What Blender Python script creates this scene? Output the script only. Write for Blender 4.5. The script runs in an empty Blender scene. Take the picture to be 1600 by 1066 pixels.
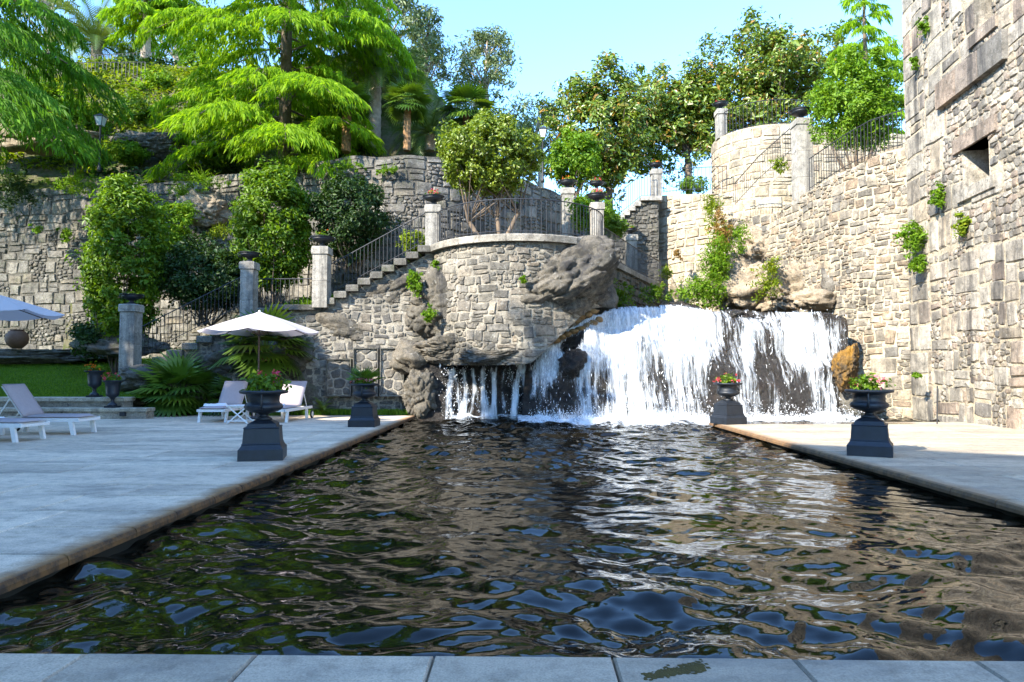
import bpy, math, random
import numpy as np
from mathutils import Vector, noise

random.seed(7)
RNG = np.random.default_rng(7)
SC = bpy.context.scene
COL = SC.collection

# ------------------------------------------------------------------ camera
F_PX, CAM_Z = 1066.7, 1.3
YAW, PITCH = math.atan(20 / F_PX), math.atan(48 / F_PX)
cam = bpy.data.cameras.new('camera')
cam.lens, cam.sensor_width = 24.0, 36.0
cam.clip_start, cam.clip_end = 0.05, 4000
camo = bpy.data.objects.new('camera', cam)
COL.objects.link(camo)
camo.location = (0, 0, CAM_Z)
camo.rotation_euler = (math.pi / 2 + PITCH, 0, YAW)
SC.camera = camo

# ------------------------------------------------------------------ daylight
SUN_EL = math.radians(34)
SUN_DIR = Vector((-0.72, -0.69, 0)).normalized()          # towards the sun, in plan
world = bpy.data.worlds.new('World')
SC.world = world
world.use_nodes = True
wn = world.node_tree
sky = wn.nodes.new('ShaderNodeTexSky')
sky.sky_type = 'NISHITA'
sky.sun_disc = False
sky.sun_elevation = SUN_EL
sky.sun_rotation = math.atan2(SUN_DIR.x, SUN_DIR.y) % (2 * math.pi)
sky.air_density, sky.dust_density, sky.ozone_density = 1.0, 0.0, 1.0
tint = wn.nodes.new('ShaderNodeMix'); tint.data_type = 'RGBA'; tint.blend_type = 'MULTIPLY'
tint.inputs[0].default_value = 1.0; tint.inputs[7].default_value = (0.62, 0.83, 1.03, 1)      # clear maritime air: a cyan sky everywhere
wn.links.new(sky.outputs[0], tint.inputs[6])
wn.links.new(tint.outputs[2], wn.nodes['Background'].inputs[0])
wn.nodes['Background'].inputs[1].default_value = 0.15
sl = bpy.data.lights.new('sun', 'SUN')
sl.energy, sl.angle, sl.color = 2.8, math.radians(0.6), (1.0, 0.93, 0.80)
so = bpy.data.objects.new('sun', sl)
COL.objects.link(so)
sv = Vector((SUN_DIR.x * math.cos(SUN_EL), SUN_DIR.y * math.cos(SUN_EL), math.sin(SUN_EL)))
so.rotation_euler = sv.to_track_quat('Z', 'Y').to_euler()
so.location = (-40, -30, 40)
SC.view_settings.view_transform = 'Standard'
SC.view_settings.look = 'None'
SC.view_settings.exposure = 2.4
SC.view_settings.gamma = 1.0
SC.view_settings.use_curve_mapping = False
SC.render.engine = 'CYCLES'
cy = SC.cycles
cy.use_denoising = True
cy.max_bounces, cy.diffuse_bounces, cy.glossy_bounces = 7, 3, 3
cy.transmission_bounces, cy.transparent_max_bounces = 4, 16
cy.caustics_reflective = cy.caustics_refractive = False
cy.sample_clamp_indirect = 6.0

# ------------------------------------------------------------------ layout helpers
CP, SP, CY, SY = math.cos(PITCH), math.sin(PITCH), math.cos(YAW), math.sin(YAW)
def P(px, py, Y):
    """world point at depth Y for a pixel of the 1600x1066 photograph"""
    x, z = (px - 800) / F_PX, (533 - py) / F_PX
    f, u = CP - SP * z, SP + CP * z
    dx, dy = CY * x - SY * f, SY * x + CY * f
    k = Y / dy
    return Vector((dx * k, Y, CAM_Z + u * k))
def PX(px, Y): return P(px, 581, Y).x
def PZ(py, Y): return P(820, py, Y).z

# ------------------------------------------------------------------ objects
def tag(o, label=None, cat=None, group=None, kind=None):
    if label: o['label'] = label
    if cat: o['category'] = cat
    if group: o['group'] = group
    if kind: o['kind'] = kind
    return o
def link(name, me, mat=None, parent=None, loc=None):
    if mat and not me.materials: me.materials.append(mat)
    o = bpy.data.objects.new(name, me)
    COL.objects.link(o)
    if parent: o.parent = parent
    if loc is not None: o.location = loc
    return o
def empty(name, loc=(0, 0, 0), rz=0):
    o = bpy.data.objects.new(name, None)
    o.empty_display_size = 0.2
    COL.objects.link(o)
    o.location = loc
    o.rotation_euler = (0, 0, rz)
    return o
def npmesh(name, V, F, smooth=False, rnd=None, attrs=None):
    """mesh from arrays: V (n,3), F (m,k)"""
    V = np.asarray(V, np.float32); F = np.asarray(F, np.int32)
    me = bpy.data.meshes.new(name)
    me.vertices.add(len(V)); me.vertices.foreach_set('co', V.ravel())
    m, k = F.shape
    me.loops.add(m * k); me.loops.foreach_set('vertex_index', F.ravel())
    me.polygons.add(m); me.polygons.foreach_set('loop_start', np.arange(0, m * k, k, dtype=np.int32))
    if smooth: me.polygons.foreach_set('use_smooth', np.ones(m, bool))
    me.update(calc_edges=True)
    if rnd is not None:
        a = me.attributes.new('rnd', 'FLOAT', 'POINT'); a.data.foreach_set('value', np.asarray(rnd, np.float32))
    for nm, arr in (attrs or {}).items():
        arr = np.asarray(arr, np.float32)
        if arr.ndim == 1:
            a = me.attributes.new(nm, 'FLOAT', 'POINT'); a.data.foreach_set('value', arr)
        else:
            a = me.attributes.new(nm, 'FLOAT_VECTOR', 'POINT'); a.data.foreach_set('vector', arr.ravel())
    return me
class MB:
    """collects small shapes and builds ONE mesh from them"""
    def __init__(s): s.v, s.f, s.r = [], [], []
    def add(s, v, f, r=None):
        b = len(s.v); s.v += [tuple(p) for p in v]; s.f += [tuple(i + b for i in q) for q in f]
        s.r += [random.random() if r is None else r] * len(v)
    def box(s, x0, x1, y0, y1, z0, z1, bv=0.0, top=True):
        if bv <= 0:
            v = [(x, y, z) for z in (z0, z1) for (x, y) in ((x0, y0), (x1, y0), (x1, y1), (x0, y1))]
            s.add(v, [(3, 2, 1, 0), (4, 5, 6, 7), (0, 1, 5, 4), (1, 2, 6, 5), (2, 3, 7, 6), (3, 0, 4, 7)])
        else:
            v = [(x, y, z0) for (x, y) in ((x0, y0), (x1, y0), (x1, y1), (x0, y1))]
            v += [(x, y, z1 - bv) for (x, y) in ((x0, y0), (x1, y0), (x1, y1), (x0, y1))]
            v += [(x, y, z1) for (x, y) in ((x0 + bv, y0 + bv), (x1 - bv, y0 + bv), (x1 - bv, y1 - bv), (x0 + bv, y1 - bv))]
            f = [(3, 2, 1, 0), (8, 9, 10, 11)]
            for b in (0, 4):
                f += [(b + i, b + (i + 1) % 4, b + 4 + (i + 1) % 4, b + 4 + i) for i in range(4)]
            s.add(v, f)
    def tube(s, pts, rad, n=6, caps=True):
        pts = [Vector(p) for p in pts]
        rads = rad if isinstance(rad, (list, tuple)) else [rad] * len(pts)
        v, f = [], []
        up = Vector((0, 0, 1))
        a = None
        for i, p in enumerate(pts):
            t = (pts[min(i + 1, len(pts) - 1)] - pts[max(i - 1, 0)])
            t = t.normalized() if t.length > 1e-9 else up
            if a is None:
                a = t.cross(up if abs(t.z) < 0.9 else Vector((1, 0, 0))).normalized()
            else:
                a = (a - t * a.dot(t)); a = a.normalized() if a.length > 1e-6 else t.orthogonal().normalized()
            b = t.cross(a)
            for k in range(n):
                c = 2 * math.pi * k / n
                v.append(p + (a * math.cos(c) + b * math.sin(c)) * rads[i])
        for i in range(len(pts) - 1):
            f += [(i * n + k, i * n + (k + 1) % n, (i + 1) * n + (k + 1) % n, (i + 1) * n + k) for k in range(n)]
        if caps:
            f.append(tuple(range(n - 1, -1, -1))); f.append(tuple((len(pts) - 1) * n + k for k in range(n)))
        s.add(v, f)
    def lathe(s, prof, n=24, square=False, cx=0, cy=0):
        """(r, z) profile from the bottom up; square=True gives a four-sided pedestal"""
        v, f = [], []
        if square: n = 4
        for r, z in prof:
            for k in range(n):
                c = 2 * math.pi * (k + 0.5 * square) / n
                q = r * (math.sqrt(2) if square else 1)
                v.append((cx + q * math.cos(c), cy + q * math.sin(c), z))
        for i in range(len(prof) - 1):
            f += [(i * n + k, i * n + (k + 1) % n, (i + 1) * n + (k + 1) % n, (i + 1) * n + k) for k in range(n)]
        f.append(tuple(range(n - 1, -1, -1))); f.append(tuple((len(prof) - 1) * n + k for k in range(n)))
        s.add(v, f)
    def mesh(s, name, smooth=False):
        me = bpy.data.meshes.new(name)
        me.from_pydata(s.v, [], s.f)
        if smooth: me.polygons.foreach_set('use_smooth', np.ones(len(me.polygons), bool))
        a = me.attributes.new('rnd', 'FLOAT', 'POINT'); a.data.foreach_set('value', np.array(s.r, np.float32))
        me.update()
        return me
    def build(s, name, mat, parent=None, smooth=False, loc=None):
        return link(name, s.mesh(name, smooth), mat, parent, loc)

# ------------------------------------------------------------------ materials
class NT:
    def __init__(s, name):
        s.m = bpy.data.materials.new(name); s.m.use_nodes = True
        s.t = s.m.node_tree; s.n = s.t.nodes
        s.b = s.n['Principled BSDF']; s.out = s.n['Material Output']
        s.tc = s.n.new('ShaderNodeTexCoord')
    def L(s, a, b): s.t.links.new(a, b)
    def noise(s, scale, detail=4, rough=0.55, stretch=None, dist=0.0, coord=None):
        n = s.n.new('ShaderNodeTexNoise')
        n.inputs['Scale'].default_value = scale; n.inputs['Detail'].default_value = detail
        n.inputs['Roughness'].default_value = rough; n.inputs['Distortion'].default_value = dist
        src = coord or s.tc.outputs['Object']
        if stretch:
            mp = s.n.new('ShaderNodeMapping'); mp.inputs['Scale'].default_value = stretch
            s.L(src, mp.inputs[0]); src = mp.outputs[0]
        s.L(src, n.inputs['Vector'])
        return n.outputs['Fac']
    def ramp(s, fac, stops, mode='LINEAR'):
        r = s.n.new('ShaderNodeValToRGB'); r.color_ramp.interpolation = mode
        e = r.color_ramp.elements
        while len(e) < len(stops): e.new(0.5)
        for el, (p, c) in zip(e, stops):
            el.position = p; el.color = (*c, 1) if len(c) == 3 else c
        s.L(fac, r.inputs[0]); return r.outputs[0]
    def bw(s, fac, a, b): return s.ramp(fac, [(a, (0, 0, 0)), (b, (1, 1, 1))])
    def mix(s, fac, a, b, mode='MIX'):
        m = s.n.new('ShaderNodeMix'); m.data_type = 'RGBA'; m.blend_type = mode
        for sock, val in ((m.inputs[0], fac), (m.inputs[6], a), (m.inputs[7], b)):
            if isinstance(val, (int, float)): sock.default_value = val
            elif isinstance(val, tuple): sock.default_value = (*val, 1)
            else: s.L(val, sock)
        return m.outputs[2]
    def math(s, op, a, b=0.0, clamp=False):
        m = s.n.new('ShaderNodeMath'); m.operation = op; m.use_clamp = clamp
        for sock, val in ((m.inputs[0], a), (m.inputs[1], b)):
            if isinstance(val, (int, float)): sock.default_value = val
            else: s.L(val, sock)
        return m.outputs[0]
    def attr(s, name):
        a = s.n.new('ShaderNodeAttribute'); a.attribute_name = name; return a
    def bump(s, h, strength=0.5, dist=0.02):
        b = s.n.new('ShaderNodeBump'); b.inputs['Strength'].default_value = strength
        b.inputs['Distance'].default_value = dist
        s.L(h, b.inputs['Height']); s.L(b.outputs[0], s.b.inputs['Normal']); return b.outputs[0]
    def set(s, **k):
        for key, v in k.items():
            sock = s.b.inputs[key.replace('_', ' ')]
            if isinstance(v, (int, float)): sock.default_value = v
            elif isinstance(v, tuple): sock.default_value = (*v, 1)
            else: s.L(v, sock)
        return s.m

def stone_mat(name, cols, lichen=(0.05, 0.048, 0.04), lich=0.5, pale=0.25, bump=0.7, moss=0.0, moss_col=(0.07, 0.09, 0.02), streak=0.0, mott=1.0):
    n = NT(name)
    k = len(cols)
    c = n.ramp(n.attr('rnd').outputs['Fac'], [(i / max(1, k - 1), q) for i, q in enumerate(cols)])
    sp = n.noise(48, 4, 0.75)
    c = n.mix(0.85, c, n.ramp(sp, [(0.3, (0.4, 0.39, 0.38)), (0.5, (1, 1, 1)), (0.7, (1.4, 1.38, 1.34))]), 'MULTIPLY')
    mid = n.noise(3.6, 9, 0.74, dist=0.3)
    c = n.mix(0.95 * mott, c, n.ramp(mid, [(0.30, (0.38, 0.37, 0.35)), (0.46, (0.85, 0.84, 0.82)), (0.56, (1.06, 1.05, 1.02)), (0.72, (1.35, 1.31, 1.22))]), 'MULTIPLY')
    big = n.noise(0.8, 8, 0.74)
    c = n.mix(n.math('MULTIPLY', n.bw(big, 0.47, 0.64), lich), c, lichen)
    dk = n.noise(7.5, 7, 0.78, dist=0.6)
    c = n.mix(n.math('MULTIPLY', n.bw(dk, 0.545, 0.64), min(1.0, lich * 1.25)), c, (0.055, 0.052, 0.047))
    wh = n.noise(5.5, 7, 0.78, dist=0.4)
    c = n.mix(n.math('MULTIPLY', n.bw(wh, 0.585, 0.66), pale), c, (0.56, 0.55, 0.50))
    if streak:
        st = n.noise(1.0, 7, 0.68, stretch=(2.2, 2.2, 0.22))
        c = n.mix(n.math('MULTIPLY', n.bw(st, 0.49, 0.64), streak), c, (0.045, 0.043, 0.042))
    if moss:
        ms = n.noise(1.7, 7, 0.74)
        c = n.mix(n.math('MULTIPLY', n.bw(ms, 0.52, 0.64), moss), c, moss_col)
    h = n.math('ADD', n.math('ADD', n.math('MULTIPLY', n.noise(8, 8, 0.75), 0.8), n.math('MULTIPLY', sp, 0.15)), n.math('MULTIPLY', n.noise(2.2, 5, 0.7), 0.6))
    n.bump(h, bump, 0.09)
    return n.set(Base_Color=c, Roughness=0.92, Specular_IOR_Level=0.25)

def plain_mat(name, col, rough=0.5, metal=0.0, var=0.15, bump=0.0, nscale=12, spec=0.5):
    n = NT(name)
    f = n.noise(nscale, 5, 0.65)
    c = n.mix(1.0, col, n.ramp(f, [(0.25, (1 - var,) * 3), (0.75, (1 + var,) * 3)]), 'MULTIPLY')
    if bump: n.bump(n.noise(nscale * 4, 4, 0.6), bump, 0.01)
    return n.set(Base_Color=c, Roughness=rough, Metallic=metal, Specular_IOR_Level=spec)

def leaf_mat(name, cols, trans=0.35, gloss=0.35, rough=0.45):
    n = NT(name)
    k = len(cols)
    c = n.ramp(n.attr('rnd').outputs['Fac'], [(i / max(1, k - 1), q) for i, q in enumerate(cols)])
    n.set(Base_Color=c, Roughness=rough, Specular_IOR_Level=gloss)
    t = n.n.new('ShaderNodeBsdfTranslucent')
    tc = n.mix(1.0, c, (1.5, 1.45, 0.55), 'MULTIPLY')
    n.L(tc, t.inputs[0])
    m = n.n.new('ShaderNodeMixShader'); m.inputs[0].default_value = trans
    n.L(n.b.outputs[0], m.inputs[1]); n.L(t.outputs[0], m.inputs[2]); n.L(m.outputs[0], n.out.inputs[0])
    return n.m

M = {}
M['grey_stone'] = stone_mat('grey_wall_stone', [(0.13, 0.122, 0.107), (0.25, 0.232, 0.205), (0.185, 0.17, 0.152), (0.34, 0.31, 0.265), (0.155, 0.147, 0.13), (0.29, 0.248, 0.19)], lich=0.85, pale=0.3, moss=0.25, streak=0.3)
M['warm_stone'] = stone_mat('warm_wall_stone', [(0.16, 0.148, 0.128), (0.28, 0.255, 0.21), (0.12, 0.116, 0.108), (0.34, 0.295, 0.235), (0.20, 0.188, 0.168), (0.28, 0.225, 0.165)], lich=0.8, pale=0.4, streak=0.3)
M['stair_stone'] = stone_mat('dark_rubble_in_pale_joints', [(0.10, 0.095, 0.09), (0.19, 0.18, 0.165), (0.13, 0.125, 0.115), (0.27, 0.25, 0.22), (0.16, 0.15, 0.13), (0.22, 0.19, 0.155)], lich=0.6, pale=0.35, streak=0.3)
M['shaded_stone'] = stone_mat('shaded_wall_stone', [(0.10, 0.095, 0.085), (0.17, 0.16, 0.14), (0.13, 0.12, 0.10), (0.22, 0.20, 0.17)], lich=0.6, pale=0.2, moss=0.35)  # mossy stone, darkened in colour for the shade on faces turned from the sun
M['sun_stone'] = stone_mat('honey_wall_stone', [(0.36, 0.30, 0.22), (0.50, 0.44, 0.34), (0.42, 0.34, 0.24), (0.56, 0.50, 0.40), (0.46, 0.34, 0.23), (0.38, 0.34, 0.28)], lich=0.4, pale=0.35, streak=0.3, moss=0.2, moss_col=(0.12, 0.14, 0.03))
M['rubble_stone'] = stone_mat('rubble_wall_stone', [(0.20, 0.18, 0.15), (0.36, 0.31, 0.24), (0.28, 0.25, 0.21), (0.46, 0.39, 0.29), (0.34, 0.25, 0.17), (0.24, 0.225, 0.20)], lich=0.7, pale=0.3, streak=0.5)
M['granite'] = stone_mat('tower_granite', [(0.26, 0.235, 0.20), (0.43, 0.385, 0.32), (0.32, 0.29, 0.245), (0.50, 0.455, 0.385), (0.37, 0.285, 0.22), (0.20, 0.19, 0.175), (0.46, 0.38, 0.28)], lich=0.6, pale=0.45, streak=0.8, bump=0.5)
M['pillar'] = stone_mat('pillar_granite', [(0.36, 0.34, 0.305), (0.42, 0.395, 0.35)], lich=0.45, pale=0.3, streak=0.6, bump=0.3)
M['mortar'] = stone_mat('lime_mortar', [(0.34, 0.31, 0.26), (0.40, 0.36, 0.30)], lich=0.5, pale=0.1, bump=0.8)
M['dark_mortar'] = stone_mat('weathered_mortar', [(0.13, 0.12, 0.10), (0.18, 0.165, 0.14)], lich=0.5, pale=0.1, bump=0.8)
M['pale_mortar'] = stone_mat('sandy_mortar', [(0.50, 0.43, 0.32), (0.54, 0.47, 0.36)], lich=0.15, pale=0.2, bump=0.9)
M['rock'] = stone_mat('weathered_rock', [(0.17, 0.16, 0.14), (0.24, 0.215, 0.18)], lich=0.9, pale=0.6, bump=1.0, streak=0.85)
M['boulder'] = stone_mat('streaked_boulder', [(0.165, 0.148, 0.122), (0.20, 0.175, 0.14)], lich=0.95, pale=0.4, bump=1.0, streak=1.0)
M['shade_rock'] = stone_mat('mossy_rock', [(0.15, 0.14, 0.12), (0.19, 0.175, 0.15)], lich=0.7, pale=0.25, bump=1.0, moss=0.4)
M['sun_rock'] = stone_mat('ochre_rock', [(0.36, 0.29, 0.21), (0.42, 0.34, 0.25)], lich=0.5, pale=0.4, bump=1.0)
M['orange_rock'] = stone_mat('algae_rock', [(0.26, 0.13, 0.022), (0.32, 0.17, 0.03)], lich=0.9, pale=0.0, bump=1.0, streak=0.8)
def wet_rock():
    n = NT('wet_fall_rock')
    a = n.noise(1.3, 7, 0.7); b = n.noise(7, 6, 0.75)
    c = n.ramp(b, [(0.3, (0.006, 0.0055, 0.005)), (0.55, (0.02, 0.016, 0.013)), (0.75, (0.055, 0.037, 0.026))])
    c = n.mix(n.bw(a, 0.56, 0.72), c, (0.055, 0.03, 0.017))
    n.bump(n.noise(6, 8, 0.75), 1.0, 0.12)
    return n.set(Base_Color=c, Roughness=0.32)
M['wet_rock'] = wet_rock()
M['iron'] = plain_mat('wrought_iron', (0.035, 0.036, 0.04), 0.55, 0.3, 0.3)
M['black_iron'] = plain_mat('blue_black_cast_iron', (0.011, 0.015, 0.022), 0.5, 0.0, 0.4, 0.15, 9)
M['white_paint'] = plain_mat('white_painted_wood', (0.78, 0.77, 0.75), 0.5, 0, 0.06)
M['cushion'] = plain_mat('taupe_cushion_cloth', (0.40, 0.35, 0.36), 0.95, 0, 0.08, 0.3, 20, 0.1)
M['towel'] = plain_mat('pale_towel', (0.75, 0.80, 0.84), 1.0, 0, 0.08, 0.6, 30, 0.1)
M['terracotta'] = plain_mat('brown_terracotta', (0.14, 0.065, 0.035), 0.7, 0, 0.3, 0.2)
M['soil'] = plain_mat('potting_soil', (0.03, 0.022, 0.016), 1.0, 0, 0.3, 0.4)
M['pole'] = plain_mat('dark_wood_pole', (0.07, 0.045, 0.03), 0.5, 0, 0.2)
M['rubber'] = plain_mat('black_rubber', (0.02, 0.02, 0.02), 0.7)
M['bark'] = plain_mat('tree_bark', (0.13, 0.095, 0.065), 0.95, 0, 0.5, 0.8, 7)
M['pale_bark'] = plain_mat('pale_bark', (0.34, 0.26, 0.19), 0.95, 0, 0.4, 0.7, 6)
M['palm_bark'] = plain_mat('palm_fibre', (0.24, 0.135, 0.06), 1.0, 0, 0.5, 1.0, 9)
M['lamp_glass'] = plain_mat('frosted_lamp_glass', (0.62, 0.62, 0.60), 0.25, 0, 0.05)
def canopy_mat():
    n = NT('parasol_cloth')
    c = n.mix(0.5, (0.66, 0.60, 0.60), n.ramp(n.noise(3, 4), [(0.3, (0.92, 0.92, 0.92)), (0.7, (1.05, 1.05, 1.05))]), 'MULTIPLY')
    n.set(Base_Color=c, Roughness=0.95, Specular_IOR_Level=0.1)
    t = n.n.new('ShaderNodeBsdfTranslucent'); t.inputs[0].default_value = (0.50, 0.44, 0.47, 1)
    m = n.n.new('ShaderNodeMixShader'); m.inputs[0].default_value = 0.3
    n.L(n.b.outputs[0], m.inputs[1]); n.L(t.outputs[0], m.inputs[2]); n.L(m.outputs[0], n.out.inputs[0])
    return n.m
M['canopy'] = canopy_mat()
def deck_mat(name, edge_x, sgn, stain, base, wet=None):
    n = NT(name)
    c = n.ramp(n.attr('rnd').outputs['Fac'], [(0, tuple(q * 0.8 for q in base)), (0.5, base), (1, tuple(q * 1.12 for q in base))])
    c = n.mix(0.8, c, n.ramp(n.noise(90, 3, 0.75), [(0.3, (0.6, 0.6, 0.6)), (0.5, (1, 1, 1)), (0.72, (1.3, 1.3, 1.3))]), 'MULTIPLY')
    w = n.noise(1.1, 7, 0.7, stretch=(0.7, 1.6, 1))
    c = n.mix(n.math('MULTIPLY', n.bw(w, 0.46, 0.66), 0.6), c, (0.17, 0.155, 0.135))
    c = n.mix(n.math('MULTIPLY', n.bw(n.noise(2.7, 5, 0.7), 0.62, 0.72), 0.4), c, (0.10, 0.09, 0.075))
    sx = n.n.new('ShaderNodeSeparateXYZ'); n.L(n.tc.outputs['Object'], sx.inputs[0])
    if stain:
        d = n.math('MULTIPLY', n.math('SUBTRACT', edge_x, sx.outputs[0]), sgn)      # metres in from the edge
        d = n.math('ADD', d, n.math('MULTIPLY', n.math('SUBTRACT', n.noise(2.3, 6, 0.7), 0.5), 0.45))
        m1 = n.ramp(n.math('MULTIPLY', d, 2.0), [(0.0, (1, 1, 1)), (0.16, (0.75,) * 3), (0.5, (0, 0, 0))])
        c = n.mix(n.math('MULTIPLY', m1, stain), c, (0.27, 0.14, 0.05))
        m2 = n.ramp(n.math('MULTIPLY', n.math('MULTIPLY', n.math('SUBTRACT', edge_x, sx.outputs[0]), sgn), 5.0), [(0.0, (1, 1, 1)), (0.2, (0, 0, 0))])
        c = n.mix(n.math('MULTIPLY', m2, stain), c, n.mix(n.bw(n.noise(9, 6, .75), .4, .6), (0.16, 0.075, 0.022), (0.045, 0.026, 0.014)))
    c = n.mix(0.7, c, n.ramp(n.noise(6, 8, 0.78), [(0.33, (0.55, 0.54, 0.52)), (0.5, (1, 1, 1)), (0.68, (1.22, 1.22, 1.2))]), 'MULTIPLY')
    rough = 0.85
    if wet:
        x0, y0, rx, ry = wet
        a = n.math('POWER', n.math('DIVIDE', n.math('SUBTRACT', sx.outputs[0], x0), rx), 2)
        b = n.math('POWER', n.math('DIVIDE', n.math('SUBTRACT', sx.outputs[1], y0), ry), 2)
        r = n.math('ADD', n.math('ADD', a, b), n.math('MULTIPLY', n.math('SUBTRACT', n.noise(1.2, 5), 0.5), 1.6))
        mk = n.ramp(r, [(0.75, (1, 1, 1)), (1.0, (0, 0, 0))])
        c = n.mix(mk, c, n.mix(1.0, c, (0.3, 0.27, 0.24), 'MULTIPLY'))
        rough = n.ramp(mk, [(0, (0.85,) * 3), (1, (0.12,) * 3)])
    n.bump(n.noise(40, 4, 0.7), 0.25, 0.01)
    return n.set(Base_Color=c, Roughness=rough)
M['left_deck'] = deck_mat('left_deck_granite', -3.27, 1, 1.0, (0.66, 0.53, 0.39))
M['right_deck'] = deck_mat('right_deck_granite', 4.83, -1, 0.7, (0.47, 0.385, 0.275), wet=(7.6, 17.6, 2.4, 0.55))
M['front_deck'] = deck_mat('front_deck_granite', 0, 1, 0, (0.46, 0.37, 0.27))
def water_mat():
    n = NT('dark_pool_water')
    a = n.noise(7.5, 3, 0.5, stretch=(1, 1.5, 1), dist=0.5)
    n.bump(a, 0.05, 0.03)
    return n.set(Base_Color=(0.006, 0.005, 0.003), Roughness=0.03, IOR=1.34, Specular_IOR_Level=0.55)
M['water'] = water_mat()
def foam_mat(name, vscale, attr_name, thr, soft, tint=(0.62, 0.655, 0.69), flow=True):
    n = NT(name)
    co = n.attr('flow').outputs['Vector']
    a = n.noise(vscale, 7, 0.72, stretch=(1, 0.07 if flow else 1, 1), dist=0.25, coord=co)
    b = n.noise(vscale * 3.2, 5, 0.75, stretch=(1, 0.10 if flow else 1, 1), dist=0.35, coord=co)
    v = n.math('ADD', n.math('MULTIPLY', a, 0.55), n.math('MULTIPLY', b, 0.45))
    v = n.math('ADD', n.math('MULTIPLY', n.math('SUBTRACT', v, 0.5), 1.3), 0.5)
    v = n.math('ADD', v, n.math('MULTIPLY', n.math('SUBTRACT', n.attr(attr_name).outputs['Fac'], 0.5), 0.62))
    al = n.bw(v, thr, thr + soft)
    n.bump(b, 0.6, 0.05)
    n.set(Base_Color=tint, Roughness=0.5, Alpha=al, Specular_IOR_Level=0.3)
    n.b.inputs['Subsurface Weight'].default_value = 0.0
    return n.m
M['fall_a'] = foam_mat('falling_water', 3.9, 'dens', 0.47, 0.20)
M['fall_b'] = foam_mat('falling_water_strands', 7.5, 'dens', 0.50, 0.16)
M['foam'] = foam_mat('white_foam', 3.0, 'dens', 0.52, 0.16, flow=False)
M['drop'] = plain_mat('white_water_drops', (0.88, 0.91, 0.95), 0.3, 0, 0.02)
def ground_mat(name, cols, scale, bump=0.8):
    n = NT(name)
    a = n.noise(scale, 8, 0.72); k = len(cols)
    c = n.ramp(a, [(0.28 + 0.44 * i / (k - 1), q) for i, q in enumerate(cols)])
    n.bump(n.noise(scale * 5, 7, 0.75), bump, 0.15)
    return n.set(Base_Color=c, Roughness=1.0, Specular_IOR_Level=0.1)
M['lawn'] = ground_mat('mown_lawn', [(0.05, 0.095, 0.010), (0.085, 0.155, 0.016), (0.13, 0.20, 0.024)], 1.5)
M['bank'] = ground_mat('rocky_soil', [(0.03, 0.035, 0.012), (0.09, 0.08, 0.05), (0.16, 0.14, 0.11), (0.05, 0.075, 0.015)], 1.1)
M['hill'] = ground_mat('hill_undergrowth', [(0.02, 0.03, 0.008), (0.05, 0.075, 0.012), (0.13, 0.115, 0.075), (0.06, 0.085, 0.015)], 0.6)
M['gravel'] = ground_mat('terrace_gravel', [(0.26, 0.23, 0.18), (0.36, 0.32, 0.25), (0.30, 0.26, 0.2)], 3)
M['bed_and_nose_shade'] = plain_mat('pool_bed_and_nose_shade', (0.02, 0.018, 0.012), 0.9)
# leaves
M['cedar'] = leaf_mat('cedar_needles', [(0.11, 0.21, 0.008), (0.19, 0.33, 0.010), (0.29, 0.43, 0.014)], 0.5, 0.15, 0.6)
M['cedar_shaded'] = leaf_mat('shaded_cedar_needles', [(0.05, 0.13, 0.012), (0.09, 0.21, 0.014), (0.13, 0.28, 0.018)], 0.45, 0.15, 0.6)  # cedar needles again, with the left tree's shade mixed into the greens
M['camellia'] = leaf_mat('camellia_leaves', [(0.055, 0.12, 0.008), (0.11, 0.20, 0.010), (0.18, 0.28, 0.014)], 0.4, 0.35, 0.45)
M['dark_leaf'] = leaf_mat('dark_shrub_leaves', [(0.012, 0.035, 0.008), (0.025, 0.06, 0.010), (0.05, 0.09, 0.014)], 0.25, 0.3, 0.5)
M['magnolia'] = leaf_mat('magnolia_leaves', [(0.06, 0.12, 0.010), (0.115, 0.19, 0.016), (0.20, 0.26, 0.03), (0.08, 0.135, 0.014), (0.36, 0.19, 0.04)], 0.25, 0.6, 0.35)
M['round_leaf'] = leaf_mat('round_tree_leaves', [(0.075, 0.125, 0.010), (0.14, 0.21, 0.014), (0.22, 0.28, 0.02), (0.10, 0.135, 0.018)], 0.3, 0.5, 0.4)
M['lime_leaf'] = leaf_mat('lime_green_leaves', [(0.08, 0.165, 0.008), (0.13, 0.25, 0.012), (0.20, 0.31, 0.018)], 0.4, 0.3, 0.5)
M['euca'] = leaf_mat('eucalyptus_leaves', [(0.08, 0.12, 0.05), (0.14, 0.18, 0.075), (0.21, 0.24, 0.11)], 0.25, 0.4, 0.5)
M['palm'] = leaf_mat('palm_leaflets', [(0.06, 0.11, 0.02), (0.12, 0.18, 0.035), (0.19, 0.24, 0.06)], 0.25, 0.5, 0.4)
M['fan'] = leaf_mat('fan_palm_leaves', [(0.045, 0.10, 0.012), (0.09, 0.17, 0.016), (0.15, 0.22, 0.02)], 0.25, 0.5, 0.4)
M['fern'] = leaf_mat('wall_fern_leaves', [(0.07, 0.15, 0.010), (0.13, 0.25, 0.012), (0.21, 0.31, 0.02)], 0.4, 0.2, 0.6)
M['dry'] = leaf_mat('dry_grass_blades', [(0.20, 0.10, 0.035), (0.30, 0.18, 0.06), (0.22, 0.17, 0.05)], 0.3, 0.1, 0.8)
M['grass'] = leaf_mat('grass_blades', [(0.05, 0.115, 0.008), (0.095, 0.19, 0.012), (0.15, 0.25, 0.016)], 0.35, 0.15, 0.6)
M['cover'] = leaf_mat('ground_cover_leaves', [(0.07, 0.12, 0.008), (0.16, 0.23, 0.012), (0.30, 0.34, 0.02)], 0.35, 0.2, 0.6)
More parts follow.
